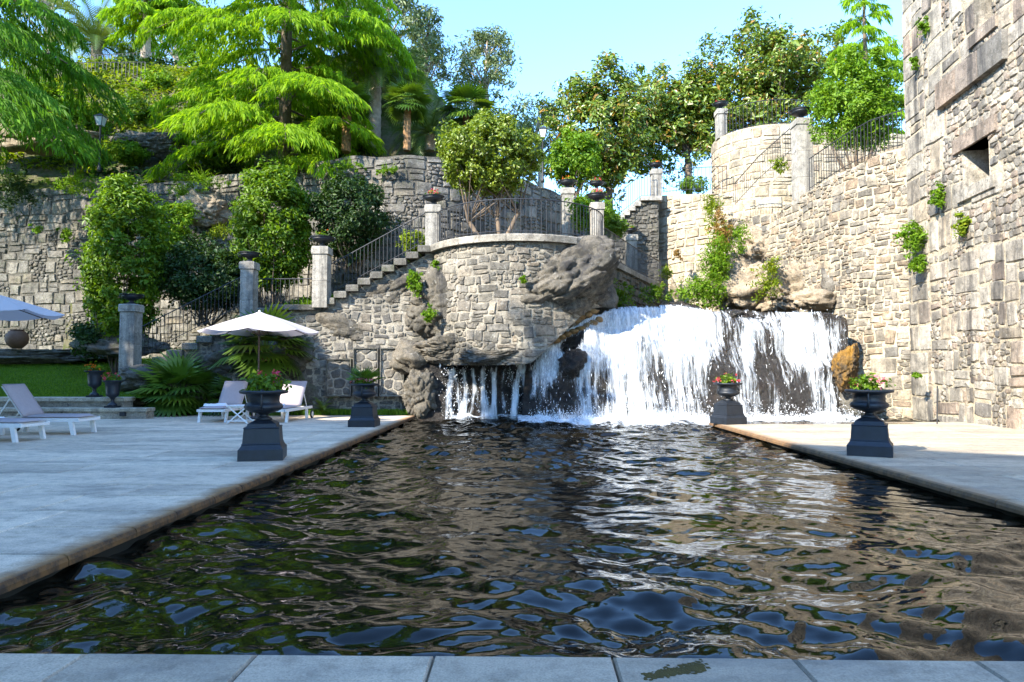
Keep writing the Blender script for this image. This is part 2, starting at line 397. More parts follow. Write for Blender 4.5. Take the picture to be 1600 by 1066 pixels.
M['red'] = leaf_mat('red_petals', [(0.45, 0.02, 0.03), (0.6, 0.10, 0.12), (0.55, 0.05, 0.15)], 0.3, 0.2, 0.6)
M['pink'] = leaf_mat('pink_petals', [(0.6, 0.2, 0.25), (0.7, 0.35, 0.38), (0.65, 0.12, 0.2)], 0.3, 0.2, 0.6)
M['orange'] = leaf_mat('orange_petals', [(0.6, 0.12, 0.01), (0.7, 0.22, 0.02)], 0.3, 0.2, 0.6)
#PART2
# ------------------------------------------------------------------ masonry
def clip_half(poly, nx, ny, c):
    """keep the side nx*x + ny*y <= c"""
    out = []
    n = len(poly)
    for i in range(n):
        ax, ay = poly[i]; bx, by = poly[(i + 1) % n]
        da, db = nx * ax + ny * ay - c, nx * bx + ny * by - c
        if da <= 0: out.append((ax, ay))
        if (da < 0 < db) or (db < 0 < da):
            t = da / (da - db); out.append((ax + (bx - ax) * t, ay + (by - ay) * t))
    return out
def voronoi(seeds, wts, box, rad, stretch=1.0):
    """power diagram cells of the seeds, u squeezed by stretch"""
    cells = []
    S = [(x / stretch, y) for x, y in seeds]
    grid = {}
    for i, (x, y) in enumerate(S): grid.setdefault((int(x // rad), int(y // rad)), []).append(i)
    x0, x1, y0, y1 = box[0] / stretch, box[1] / stretch, box[2], box[3]
    for i, (x, y) in enumerate(S):
        gx, gy = int(x // rad), int(y // rad)
        nb = [j for a in (-1, 0, 1) for b in (-1, 0, 1) for j in grid.get((gx + a, gy + b), ()) if j != i]
        nb.sort(key=lambda j: (S[j][0] - x) ** 2 + (S[j][1] - y) ** 2)
        poly = [(max(x0, x - rad), max(y0, y - rad)), (min(x1, x + rad), max(y0, y - rad)), (min(x1, x + rad), min(y1, y + rad)), (max(x0, x - rad), min(y1, y + rad))]
        for j in nb[:16]:
            jx, jy = S[j]
            nx, ny = jx - x, jy - y
            c = (jx * jx + jy * jy - x * x - y * y + wts[i] - wts[j]) / 2
            poly = clip_half(poly, nx, ny, c)
            if len(poly) < 3: break
        if len(poly) >= 3: cells.append([(px * stretch, py) for px, py in poly])
    return cells
def rubble(u0, u1, v0, v1, size, stretch=1.35, rng=random):
    seeds, w = [], []
    v = v0
    while v < v1 + size:
        h = size * rng.uniform(0.7, 1.25)
        u = u0 - rng.uniform(0, size * stretch)
        while u < u1 + size:
            d = size * stretch * rng.choice((0.6, 0.8, 1.0, 1.0, 1.25, 1.6))
            seeds.append((u + d / 2, v + h * rng.uniform(0.25, 0.75))); w.append((size * rng.uniform(0, 0.42)) ** 2)
            u += d
        v += h
    return voronoi(seeds, w, (u0, u1, v0, v1), size * 2.4, stretch)
def courses(u0, u1, v0, v1, h0, h1, w0, w1, split=0.22, jit=0.03, rng=random, fill=0.0, fsize=0.18):
    out = []
    v = v0
    while v < v1:
        h = rng.uniform(h0, h1)
        if v + h > v1 - 0.1: h = v1 - v
        u = u0 - rng.uniform(0, w1)
        while u < u1:
            w = rng.uniform(w0, w1)
            a, b = max(u, u0), min(u + w, u1)
            if b - a > 0.06:
                if rng.random() < fill:
                    out += rubble(a, b, v, v + h, fsize, 1.5, rng)
                else:
                    def q(x0, x1, y0, y1):
                        j = lambda: rng.uniform(0, jit)
                        out.append([(x0 + j(), y0 + j()), ((x0 + x1) / 2, y0 + j()), (x1 - j(), y0 + j()), (x1 - j(), (y0 + y1) / 2), (x1 - j(), y1 - j()), ((x0 + x1) / 2, y1 - j()), (x0 + j(), y1 - j()), (x0 + j(), (y0 + y1) / 2)])
                    if rng.random() < split and h > 0.25:
                        k = v + h * rng.uniform(0.35, 0.65)
                        q(a, b, v, k); q(a, b, k, v + h)
                    elif rng.random() < split * 0.6 and b - a > 0.5:
                        k = a + (b - a) * rng.uniform(0.35, 0.65)
                        q(a, k, v, v + h); q(k, b, v, v + h)
                    else: q(a, b, v, v + h)
            u += w
        v += h
    return out
def messy(u0, u1, v0, v1, h0, h1, w0, w1, seed):
    """half-coursed rubble: squarish stones whose beds wander, small stones packed between"""
    r = random.Random(seed)
    out = []
    for q in courses(u0, u1, v0, v1, h0, h1, w0, w1, 0.3, 0.035, r, fill=0.26, fsize=0.15):
        cu, cv = sum(x[0] for x in q) / len(q), sum(x[1] for x in q) / len(q)
        a = r.gauss(0, .11) * min(1.0, .28 / max(.1, max(x[0] for x in q) - min(x[0] for x in q))); ca, sa = math.cos(a), math.sin(a); k = r.uniform(.93, 1.03)
        w = .07 * math.sin(cu * 1.3 + seed) + .06 * math.sin(cu * 3.1 + cv * 2)
        p = []
        for (u, v) in q:
            du, dv = (u - cu) * k, (v - cv) * k
            p.append((cu + du * ca - dv * sa + r.gauss(0, .011), cv + w + du * sa + dv * ca + r.gauss(0, .011)))
        out.append(p)
    return out
def area(p):
    return abs(sum(p[i][0] * p[(i + 1) % len(p)][1] - p[(i + 1) % len(p)][0] * p[i][1] for i in range(len(p)))) / 2
def chaikin(p):
    out = []
    for i in range(len(p)):
        a, b = p[i], p[(i + 1) % len(p)]
        out += [(a[0] * .86 + b[0] * .14, a[1] * .86 + b[1] * .14), (a[0] * .14 + b[0] * .86, a[1] * .14 + b[1] * .86)]
    return out
def stone_geo(poly, joint, proud, rnd=random):
    """(u, v, depth) points and faces of one bulging stone"""
    n = len(poly)
    cu, cv = sum(p[0] for p in poly) / n, sum(p[1] for p in poly) / n
    r = math.sqrt(area(poly) / math.pi)
    k0 = max(0.3, 1 - joint / max(r, 0.03))
    k1 = max(0.2, k0 - min(0.22, 0.020 / max(r, .03)) - rnd.uniform(0.0, 0.05))
    pr = proud * rnd.uniform(0.55, 1.3)
    tu, tv = rnd.uniform(-.25, .25) * pr / max(r, .05), rnd.uniform(-.25, .25) * pr / max(r, .05)
    V = []
    for k, d in ((k0, -0.07), (k0, pr * 0.35), (k1, pr)):
        for (u, v) in poly:
            du, dv = (u - cu) * k, (v - cv) * k
            dd = d + (du * tu + dv * tv + rnd.uniform(-.22, .22) * pr if d > 0 else 0)
            V.append((cu + du, cv + dv, dd))
    V.append((cu + rnd.uniform(-.2, .2) * r, cv + rnd.uniform(-.2, .2) * r, pr * rnd.uniform(0.9, 1.35)))
    F = []
    for b in (0, n):
        F += [(b + i, b + (i + 1) % n, b + n + (i + 1) % n, b + n + i) for i in range(n)]
    F += [(2 * n + i, 2 * n + (i + 1) % n, 3 * n) for i in range(n)]
    return V, F
class Path:
    """plan line of a wall; side = +1 puts the face on the right hand when walking along it"""
    def __init__(s, pts, side=1, batter=0.0, smooth=0):
        s.p = np.array([p[:2] for p in pts], float)
        s.zb = np.array([p[2] for p in pts], float); s.zt = np.array([p[3] for p in pts], float)
        s.side, s.batter = side, batter
        d = np.r_[0, np.cumsum(np.linalg.norm(np.diff(s.p, axis=0), axis=1))]
        if smooth:                                                    # Catmull-Rom through the points
            t = np.linspace(0, d[-1], smooth)
            ext = np.vstack([2 * s.p[0] - s.p[1], s.p, 2 * s.p[-1] - s.p[-2]])
            out = []
            for x in t:
                i = min(max(np.searchsorted(d, x) - 1, 0), len(d) - 2)
                f = (x - d[i]) / (d[i + 1] - d[i])
                a, b, c, e = ext[i], ext[i + 1], ext[i + 2], ext[i + 3]
                out.append(0.5 * (2 * b + (c - a) * f + (2 * a - 5 * b + 4 * c - e) * f * f + (3 * b - a - 3 * c + e) * f ** 3))
            zb, zt = np.interp(t, d, s.zb), np.interp(t, d, s.zt)
            s.p, s.zb, s.zt = np.array(out), zb, zt
            d = np.r_[0, np.cumsum(np.linalg.norm(np.diff(s.p, axis=0), axis=1))]
        s.d, s.L = d, d[-1]
        tg = np.gradient(s.p, axis=0); tg /= np.linalg.norm(tg, axis=1)[:, None]
        s.n = np.stack([tg[:, 1], -tg[:, 0]], 1) * side
    def map(s, V):
        V = np.asarray(V, float)
        u = V[:, 0]
        x = np.interp(u, s.d, s.p[:, 0]); y = np.interp(u, s.d, s.p[:, 1])
        nx, ny = np.interp(u, s.d, s.n[:, 0]), np.interp(u, s.d, s.n[:, 1])
        dd = V[:, 2] - s.batter * V[:, 1]
        over = np.where(u < 0, u, np.where(u > s.L, u - s.L, 0))
        t0x, t0y = -s.n[:, 1] * s.side, s.n[:, 0] * s.side
        x += over * np.interp(u, s.d, t0x); y += over * np.interp(u, s.d, t0y)
        return np.stack([x + nx * dd, y + ny * dd, V[:, 1]], 1)
    def top(s, u): return np.interp(u, s.d, s.zt)
    def bot(s, u): return np.interp(u, s.d, s.zb)
def wall(name, path, polys, mat, mortar, label, cat='wall', group=None, joint=0.018, proud=0.05, thick=0.6, maxn=300, top_fn=None, round_=True, holes=(), minarea=0.006, see=None, seed=1):
    rnd = random.Random(seed)
    top = top_fn or path.top
    # core: a grid so that it follows the curve, with openings left out
    us = sorted(set(list(np.linspace(0, path.L, max(2, int(path.L / 0.35)))) + [h for q in holes for h in q[:2]]))
    V, F = [], []
    vs_h = sorted(set(z for q in holes for z in q[2:4]))
    for u in us:
        zb, zt = float(path.bot(u)), float(top(u)) - 0.01
        for z in [zb] + vs_h + [zt]: V.append((u, z, 0.0))
        V.append((u, zt, -thick)); V.append((u, zb, -thick))
    m = len(vs_h) + 4
    for i in range(len(us) - 1):
        for k in range(m - 1):
            um, zm = (us[i] + us[i + 1]) / 2, (V[i * m + k][1] + V[i * m + k + 1][1]) / 2
            if k < m - 3 and any(q[0] < um < q[1] and q[2] < zm < q[3] for q in holes): continue
            F.append((i * m + k, (i + 1) * m + k, (i + 1) * m + k + 1, i * m + k + 1))
    W = path.map(V)
    for e in (0, (len(us) - 1) * m): F.append(tuple(e + k for k in range(m)))
    me = bpy.data.meshes.new(name)
    me.from_pydata([tuple(p) for p in W], [], F); me.update()
    root = link(name, me, mortar)
    tag(root, label, cat, group, 'thing')
    geos = []
    for p in polys:
        q = []
        for (u, v) in p:
            q.append((u, min(max(v, float(path.bot(u)) - 0.02), float(top(u)) - 0.02)))
        a0, a1 = area(p), area(q)
        if a1 < minarea or a1 < 0.3 * a0: continue
        cu, cv = sum(x[0] for x in q) / len(q), sum(x[1] for x in q) / len(q)
        if any(h[0] - 0.02 < cu < h[1] + 0.02 and h[2] - 0.02 < cv < h[3] + 0.02 for h in holes): continue
        for h in holes:                                              # trim at openings
            if min(x[0] for x in q) < h[1] and max(x[0] for x in q) > h[0] and min(x[1] for x in q) < h[3] and max(x[1] for x in q) > h[2]:
                if cu < h[0]: q = clip_half(q, 1, 0, h[0])
                elif cu > h[1]: q = clip_half(q, -1, 0, -h[1])
                elif cv < h[2]: q = clip_half(q, 0, 1, h[2])
                else: q = clip_half(q, 0, -1, -h[3])
        if len(q) < 3 or area(q) < minarea: continue
        if round_ and len(q) <= 7: q = chaikin(q)
        if sum(q[i][0] * q[(i + 1) % len(q)][1] - q[(i + 1) % len(q)][0] * q[i][1] for i in range(len(q))) * path.side < 0: q = q[::-1]
        c = path.map([(cu, cv, 0)])[0]
        seen = 1.0 if see is None or see(c) else 0.0
        geos.append((seen * a1 / (c[0] ** 2 + c[1] ** 2), q))
    geos.sort(key=lambda g: -g[0])
    rest = MB()
    for i, (_, q) in enumerate(geos):
        V, F = stone_geo(q, joint, proud, rnd)
        W = path.map(V)
        r = rnd.random()
        if i < maxn:
            b = MB(); b.add(W, F, r); b.build('stone', mat, root)
        else: rest.add(W, F, r)
    if rest.v: tag(rest.build('small_stones', mat, root), kind='stuff')
    return root
def coping(path, root, mat, z, h=0.24, out=0.09, back=0.5, w=(0.7, 1.1), top_fn=None, seed=3):
    rnd = random.Random(seed)
    u = 0
    while u < path.L - 0.05:
        e = min(u + rnd.uniform(*w), path.L)
        if path.L - e < 0.3: e = path.L
        V, F = [], []
        k = 4
        r = rnd.random()
        for i in range(k + 1):
            x = u + 0.006 + (e - u - 0.012) * i / k
            zz = (float(top_fn(x)) if top_fn else z)
            for dz, d in ((0, out), (h - .03, out + .012), (h, out - .02), (h, -back), (0, -back)): V.append((x, zz + dz, d + path.batter * (zz + dz)))
        for i in range(k):
            for j in range(5): F.append((i * 5 + j, i * 5 + (j + 1) % 5, (i + 1) * 5 + (j + 1) % 5, (i + 1) * 5 + j))
        F += [tuple(range(5)), tuple(k * 5 + j for j in range(5))]
        b = MB(); b.add(path.map(V), F, r); b.build('coping_stone', mat, root)
        u = e
def rock_geo(r, sub=4, rough=0.28, seed=0, facet=16):
    """boulder: a body of many soft planes, then cracks and fine relief"""
    import bmesh
    bm = bmesh.new(); bmesh.ops.create_icosphere(bm, subdivisions=sub, radius=1.0)
    fs = [tuple(x.index for x in f.verts) for f in bm.faces]
    p = np.array([v.co for v in bm.verts]); bm.free()
    g = np.random.default_rng(int(seed * 97) + 5)
    k = 22; n = g.normal(0, 1, (k, 3)); n /= np.linalg.norm(n, axis=1)[:, None]; h = g.uniform(.72, 1.05, k)
    q = np.clip(p @ n.T, 0.001, None) / h
    rad = np.clip((q ** facet).sum(1) ** (-1 / facet), .5, 1.3)
    off = Vector((seed * 7.31, seed * 3.77, seed * 1.93))
    d = np.array([noise.fractal(Vector(v) * 1.6 + off, 0.6, 2.1, 9) * rough * .42 + min(0.0, abs(noise.noise(Vector(v) * 2.3 + off * 2)) - .11) * rough * 1.5 for v in p])
    for f, s_, w_ in ((1.3, .16, .10), (2.9, .075, .09)):            # joints and cracks
        vd = [noise.voronoi(Vector((v[0] * f, v[1] * f, v[2] * f * 1.5)) + off + 0.35 * noise.noise_vector(Vector(v) * 2.5 + off))[0] for v in p]
        d -= s_ * rough / .28 * np.exp(-np.array([q[1] - q[0] for q in vd]) / w_)
    V = p * (rad + d)[:, None] * np.array(r)
    return V, fs
def rock(name, loc, r, mat, label, seed=0, sub=4, rough=0.36, rz=0, cat='rock', group=None, tilt=(0, 0), facet=16):
    vs, fs = rock_geo(r, sub, rough, seed, facet)
    me = npmesh(name, np.array(vs), np.array(fs), smooth=True, rnd=np.full(len(vs), random.random()))
    o = link(name, me, mat, None, loc)
    o.rotation_euler = (tilt[0], tilt[1], rz)
    if label: tag(o, label, cat, group)
    return o
def sheet(name, xs, ys, fz, mat, kind='structure', smooth=True):
    """ground sheet z = fz(x, y)"""
    X, Y = np.meshgrid(xs, ys)
    Z = fz(X, Y)
    V = np.stack([X.ravel(), Y.ravel(), Z.ravel()], 1)
    nx, ny = len(xs), len(ys)
    i = (np.arange(ny - 1)[:, None] * nx + np.arange(nx - 1)[None]).ravel()
    F = np.stack([i, i + 1, i + nx + 1, i + nx], 1)
    o = link(name, npmesh(name, V, F, smooth, rnd=np.full(len(V), .5)), mat)
    return tag(o, kind=kind)
def fbm(X, Y, s, seed=0, octs=4):
    out = np.zeros_like(X, float); r = np.random.default_rng(seed)
    a = 1.0
    for o in range(octs):
        for k in range(4):
            th = r.uniform(0, 2 * np.pi); f = s * 2 ** o * r.uniform(.7, 1.3)
            out += a * np.sin((X * np.cos(th) + Y * np.sin(th)) * f + r.uniform(0, 6.28) + 1.3 * np.sin(Y * f * .5 + k)) / 4
        a *= 0.5
    return out
def sstep(x): x = np.clip(x, 0, 1); return x * x * (3 - 2 * x)

# ------------------------------------------------------------------ the ground
WATER_Z = -0.145
gx = np.concatenate([np.linspace(-900, -60, 12), np.linspace(-40, 40, 11), np.linspace(60, 900, 12)])
sheet('ground', gx, np.concatenate([np.linspace(-900, -40, 12), np.linspace(-20, 60, 11), np.linspace(90, 1500, 14)]), lambda X, Y: np.full_like(X, -1.6), M['hill'])
sheet('pool_floor', np.array([-3.6, 11.5]), np.array([3.0, 24]), lambda X, Y: np.full_like(X, -1.5), M['bed_and_nose_shade'])
def lawn_z(X, Y):
    return 0.55 + 1.25 * sstep((Y - 19.3) / 8.5) + 0.03 * fbm(X, Y, 0.8, 3)
sheet('lawn', np.linspace(-34, -11.0, 60), np.linspace(19.45, 30.5, 50), lawn_z, M['lawn'])
def bank_z(X, Y):
    st = np.interp(X, [-14, -12.3, -8.2, -6.3, -3.0], [0.9, 1.2, 3.35, 3.4, 5.2])
    return st + 0.02 + (Y - 22.7) * 0.18 + 0.16 * fbm(X, Y, 1.3, 5) * sstep((Y - 22.6) / .8) - 0.2 * sstep((22.9 - Y) / .6)
sheet('rocky_bank', np.linspace(-13.6, -2.9, 90), np.linspace(22.3, 29.5, 60), bank_z, M['bank'])
sheet('grass_strip', np.linspace(-11.4, -3.3, 50), np.linspace(20.3, 21.6, 10), lambda X, Y: 0.02 + 0.25 * sstep((-7.5 - X) / 3) * sstep((Y - 20.5) / 0.8) + 0.02 * fbm(X, Y, 3, 2), M['lawn'])
ty = np.concatenate([np.linspace(19.62, 22.3, 14), np.linspace(22.6, 37, 16)])
tl = np.where(ty < 22.4, -0.2 - np.sqrt(np.clip(2.8 ** 2 - (ty - 22.4) ** 2, 0, None)), -3.0)
tr = np.where(ty < 22.4, -0.2 + np.sqrt(np.clip(2.8 ** 2 - (ty - 22.4) ** 2, 0, None)), np.interp(ty, [22.4, 22.95, 27, 31.3, 37], [2.5, 2.4, 4.15, 6.1, 8]))
k = np.arange(len(ty) - 1); N_ = len(ty)
tag(link('bastion_terrace', npmesh('bastion_terrace', np.concatenate([np.stack([tl, ty, 0 * ty + 5.16], 1), np.stack([tr, ty, 0 * ty + 5.16], 1)]), np.stack([k, k + N_, k + N_ + 1, k + 1], 1), rnd=np.full(2 * N_, .5)), M['gravel']), kind='structure')
def hill_z(X, Y):
    left = sstep((1.5 - X) / 9)
    z = 9.55 + 0.1 * fbm(X, Y, .5, 8)
    z = z + left * (9.2 * sstep((Y - 29.8) / 8.5) + 9 * sstep((Y - 42) / 40))
    z = z + left * 0.5 * fbm(X, Y, 0.55, 9)
    z = z - (1 - left) * 12 * sstep((Y - 46) / 14)
    return z
sheet('hillside', np.linspace(-95, 30, 150), np.concatenate([np.linspace(29.6, 44, 50), np.linspace(45, 110, 40)]), lambda X, Y: np.where(Y < np.interp(X, [-95, -24, -14, -7, -3, 1.2, 4.5, 8.6, 9, 30], [30.6, 30.4, 29.1, 27.7, 28.1, 32.6, 37.4, 33, 31, 31]), 2.0, hill_z(X, Y)), M['hill'])

# ------------------------------------------------------------------ paving
def slab(x0, x1, y0, y1, r, z0=-0.085, z1=0.0, nose=None, rnd=random, g=0.006):
    """one paving slab, its top edges worn; nose = the side that is rounded over the pool"""
    x0, x1, y0, y1 = x0 + g, x1 - g, y0 + g, y1 - g
    b = 0.012
    z1 += rnd.uniform(-0.004, 0.0)
    bl = {k: b for k in 'LRFB'}
    if nose: bl[nose] = 0.05
    rings = []
    for t, z in ((0, z0), (0, z1 - 0.045 if nose else z1 - b), (0.3, z1 - 0.014 if nose else z1 - b * .4), (1, z1)):
        rings.append([(x0 + bl['L'] * t, y0 + bl['F'] * t, z), (x1 - bl['R'] * t, y0 + bl['F'] * t, z), (x1 - bl['R'] * t, y1 - bl['B'] * t, z), (x0 + bl['L'] * t, y1 - bl['B'] * t, z)])
    V = [p for q in rings for p in q]
    F = [(b + i, b + (i + 1) % 4, b + 4 + (i + 1) % 4, b + 4 + i) for b in (0, 4, 8) for i in range(4)] + [(12, 13, 14, 15)]
    m = MB(); m.add(V, F, r); return m
def paving(name, x0, x1, y0, y1, mat, nose, row, wid, seed):
    rnd = random.Random(seed)
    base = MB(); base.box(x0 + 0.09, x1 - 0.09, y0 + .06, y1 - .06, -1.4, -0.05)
    root = tag(base.build(name, M['bed_and_nose_shade']), kind='structure')  # recessed base coloured near-black for the shade under the slab nose
    y = y1
    while y > y0 + 0.05:
        h = row * rnd.uniform(0.85, 1.15); ya = max(y - h, y0)
        if ya - y0 < 0.3: ya = y0
        x = x1 if nose == 'R' else x0
        end = False
        first = True
        while not end:
            w = rnd.uniform(*wid) * (0.75 if first and rnd.random() < .5 else 1)
            if nose == 'R':
                xa = max(x - w, x0)
                if xa - x0 < 0.5: xa = x0
                slab(xa, x, ya, y, rnd.random(), nose='R' if first else None, rnd=rnd).build('slab', mat, root); end = xa <= x0; x = xa
            else:
                xb = min(x + w, x1)
                if x1 - xb < 0.5: xb = x1
                slab(x, xb, ya, y, rnd.random(), nose='L' if first else None, rnd=rnd).build('slab', mat, root); end = xb >= x1; x = xb
            first = False
        y = ya
    return root
paving('terrace_paving', -16.5, -3.25, 3.27, 20.35, M['left_deck'], 'R', 0.78, (1.2, 1.9), 5)
paving('poolside_paving', 4.8, 12.2, 3.27, 18.0, M['right_deck'], 'L', 0.85, (1.2, 1.9), 6)
base = MB(); base.box(-16.4, 16.4, -4, 3.17, -1.4, -0.06)
front = tag(base.build('pool_edge_paving', M['dark_mortar']), kind='structure')
fx = [-6.9, -6.1, -5.2, -4.45, -3.65, -2.86, -2.03, -1.24, -0.42, 0.4, 1.22, 2.03, 2.85, 3.7, 4.5, 5.3, 6.1, 6.95, 7.7]
for a, b in zip(fx[:-1], fx[1:]):
    slab(a, b, 1.9, 3.23, random.random(), nose='B', g=0.0016).build('slab', M['front_deck'], front)
far = MB()
for yy in (0.6, -0.8, -2.2, -3.6):
    for a in range(-8, 8): far.v and None; s_ = slab(a * 1.2, a * 1.2 + 1.2, yy, yy + 1.3 if yy > 0 else yy + 1.4, random.random()); far.add(s_.v, s_.f, random.random())
tag(far.build('rear_slabs', M['front_deck'], front), kind='stuff')
# moss patch on the front edge
mo = MB()
rr = random.Random(4)
for k in range(520):
    t = rr.random(); a = P(1010 + 88 * t, 1057 - 16 * t + rr.gauss(0, 2.4) * (0.4 + 1.2 * t), 2.95)
    g = Vector((0, 0, CAM_Z)); d = a - g; q = g + d * (CAM_Z / -d.z) if d.z < 0 else a
    x, y = q.x + rr.gauss(0, .012), q.y + rr.gauss(0, .012); s = rr.uniform(.004, .011)
    mo.add([(x - s, y - s, .0005), (x + s, y - s, .0005), (x + s * .6, y + s, .0005), (x - s, y + s * .7, .0005), (x, y, s * .35)], [(0, 1, 4), (1, 2, 4), (2, 3, 4), (3, 0, 4)])
M['moss'] = plain_mat('olive_moss', (0.075, 0.052, 0.010), 1.0, 0, .4)
tag(mo.build('moss_patch', M['moss']), kind='stuff')
# lawn steps
lw = MB(); lw.box(-34, -11.35, 19.16, 19.62, -0.1, 0.46)
low = tag(lw.build('lawn_step', M['mortar']), kind='structure')
def step_row(root, x0, x1, y0, y1, z0, z1, seed):
    r = random.Random(seed); x = x1
    while x > x0:
        a = max(x - r.uniform(1.0, 1.6), x0)
        m = MB(); m.box(a + .004, x - .004, y0, y1, z0, z1, 0.015); m.build('coping_stone', M['sun_cope'], root); x = a
M['sun_cope'] = stone_mat('pale_step_stone', [(0.42, 0.37, 0.29), (0.50, 0.44, 0.35)], lich=0.3, pale=0.2, bump=0.3)
step_row(low, -24, -11.3, 19.10, 19.66, 0.465, 0.575, 1)
lw = MB(); lw.box(-24, -10.45, 18.72, 19.12, -0.1, 0.2)
low2 = tag(lw.build('lower_lawn_step', M['mortar']), kind='structure')
step_row(low2, -24, -10.4, 18.66, 19.095, 0.205, 0.30, 2)
m = MB(); m.box(-11.15, -11.0, 18.64, 18.72, 0.08, 0.18); m.build('step_light', M['iron'], low2)

# ------------------------------------------------------------------ walls
# back retaining wall of the garden
pb = Path([(-27, 30.2, 1.0, 9.4), (-20, 29.6, 1.2, 9.5), (-14, 28.6, 1.5, 9.6), (-7, 27, 2.5, 10.0), (-3, 27.4, 4.0, 10.05), (1.2, 32, 4.5, 10.0), (4.5, 37, 5.0, 10.0)], 1, 0.02, 120)
wob = lambda p, a, s: (lambda u: p.top(u) + a * np.sin(np.asarray(u) * 2.1 + s) * np.sin(np.asarray(u) * 0.83))
wall('garden_retaining_wall', pb, messy(0, pb.L, 0.8, 10.3, 0.30, 0.62, 0.38, 1.05, 11), M['grey_stone'], M['dark_mortar'],
     'high curved grey stone retaining wall below the hillside garden', joint=0.016, proud=0.05, top_fn=wob(pb, 0.08, 0), seed=11, see=lambda c: c[0] > -22)
# staircase wall
STEPS = []
for i in range(9): STEPS.append((-12.15 + i * 0.47, 1.55 + 0.22 * i, 0.49))
for i in range(9): STEPS.append((-6.35 + i * 0.375, 3.62 + 0.205 * i, 0.395))
def stair_top(u):
    x = -12.5 + np.asarray(u)
    return np.interp(x, [-12.5, -12.0, -8.3, -8.1, -6.4, -6.2, -2.9], [1.3, 1.4, 3.15, 3.28, 3.28, 3.45, 5.1])
ps = Path([(-12.5, 21.25, -0.1, 3), (-2.75, 21.25, -0.1, 3)], 1, 0.03)
stair_wall = wall('stair_wall', ps, messy(0, ps.L, -0.1, 5.3, 0.16, 0.34, 0.22, 0.6, 12), M['stair_stone'], M['mortar'],
     'rubble stone wall carrying the garden steps up to the round bastion', joint=0.02, proud=0.028, top_fn=stair_top, seed=12, thick=0.9)
st = empty('garden_staircase', (-12.3, 21.6, 1.2))
tag(st, 'stone garden steps climbing right from the lawn to the round bastion', 'staircase')
M['coping'] = stone_mat('coping_granite', [(0.30, 0.275, 0.235), (0.40, 0.37, 0.32)], lich=0.6, pale=0.35, bump=0.5)
M['step'] = stone_mat('step_stone', [(0.12, 0.115, 0.105), (0.19, 0.18, 0.16), (0.15, 0.145, 0.13)], lich=0.8, pale=0.3, moss=0.3, bump=0.6)
rs = random.Random(8)
for i, (x, z, w) in enumerate(STEPS):
    m = MB(); m.box(x + .004, x + w, 21.14 + rs.uniform(-.03, .03), 21.95, z - 0.21, z - 0.005, 0.025); m.build('step', M['step'], st).matrix_parent_inverse = st.matrix_world.inverted()
    m = MB(); m.box(x + .004, x + w + .25, 21.96, 23.0, z - 0.30, z - 0.06, 0.02); m.build('tread', M['step'], st).matrix_parent_inverse = st.matrix_world.inverted()
bpy.context.view_layer.update()
for c in st.children: c.matrix_parent_inverse = st.matrix_world.inverted()
m = MB(); m.box(-8.0, -6.37, 21.14, 23.2, 3.24, 3.40, 0.02); o = m.build('landing', M['step'], st); o.matrix_parent_inverse = st.matrix_world.inverted()
# bastion
BC, BR = (-0.2, 22.4), 2.95
arc = [(BC[0] + BR * math.cos(a), BC[1] + BR * math.sin(a), 1.5, 5.05) for a in np.linspace(math.radians(184), math.radians(372), 40)]
arc = [(x, y, float(np.interp(x, [-9, .2, .9, 1.75, 2.3], [1.5, 1.5, 2.2, 3.0, 3.3])), t) for x, y, _, t in arc]
pbn = Path(arc, 1, 0.02)
bast = wall('bastion', pbn, messy(0, pbn.L, 1.4, 5.1, 0.2, 0.40, 0.25, 0.72, 13), M['warm_stone'], M['mortar'],
     'round rubble stone bastion beside the waterfall, topped by an iron railing', 'bastion', joint=0.011, proud=0.034, seed=13)
coping(pbn, bast, M['coping'], 5.05, 0.21, 0.07, 0.5)
# parapet wall running back from the bastion
pp = Path([(2.62, 22.95, 2.4, 5.03), (4.4, 27.0, 2.4, 5.03), (6.35, 31.3, 2.4, 5.03)], 1, 0.0)
par = wall('parapet_wall', pp, courses(0, pp.L, 2.4, 5.05, 0.22, 0.4, 0.35, 0.8, 0.3, 0.04, random.Random(14)), M['shaded_stone'], M['dark_mortar'],
     'shaded stone parapet wall running back from the bastion above the stream', joint=0.02, proud=0.05, seed=14)
coping(pp, par, M['coping'], 5.03, 0.22, 0.07, 0.4, seed=4)
# back flight
pk = Path([(3.35, 31.2, 4.8, 7.4), (6.15, 31.2, 4.0, 9.2)], 1, 0.0)
bk_top = lambda u: np.interp(u, [0, 2.0, 2.8], [7.5, 9.15, 9.15])
bw_ = wall('upper_stair_wall', pk, messy(0, pk.L, 4.0, 9.3, 0.16, 0.3, 0.25, 0.6, 15), M['shaded_stone'], M['dark_mortar'],
     'shaded rubble wall under the far upper flight of steps', joint=0.015, proud=0.05, top_fn=bk_top, seed=15, thick=1.6)
for i in range(8):
    x = 3.3 + i * 0.25; z = 7.62 + i * 0.21
    m = MB(); m.box(x, x + 0.27, 31.05, 32.6, z - .2, z, 0.02); m.build('step', M['pillar'], bw_)
m = MB(); m.box(5.32, 6.25, 31.0, 32.8, 9.14, 9.34, 0.02); m.build('coping_stone', M['pillar'], bw_)
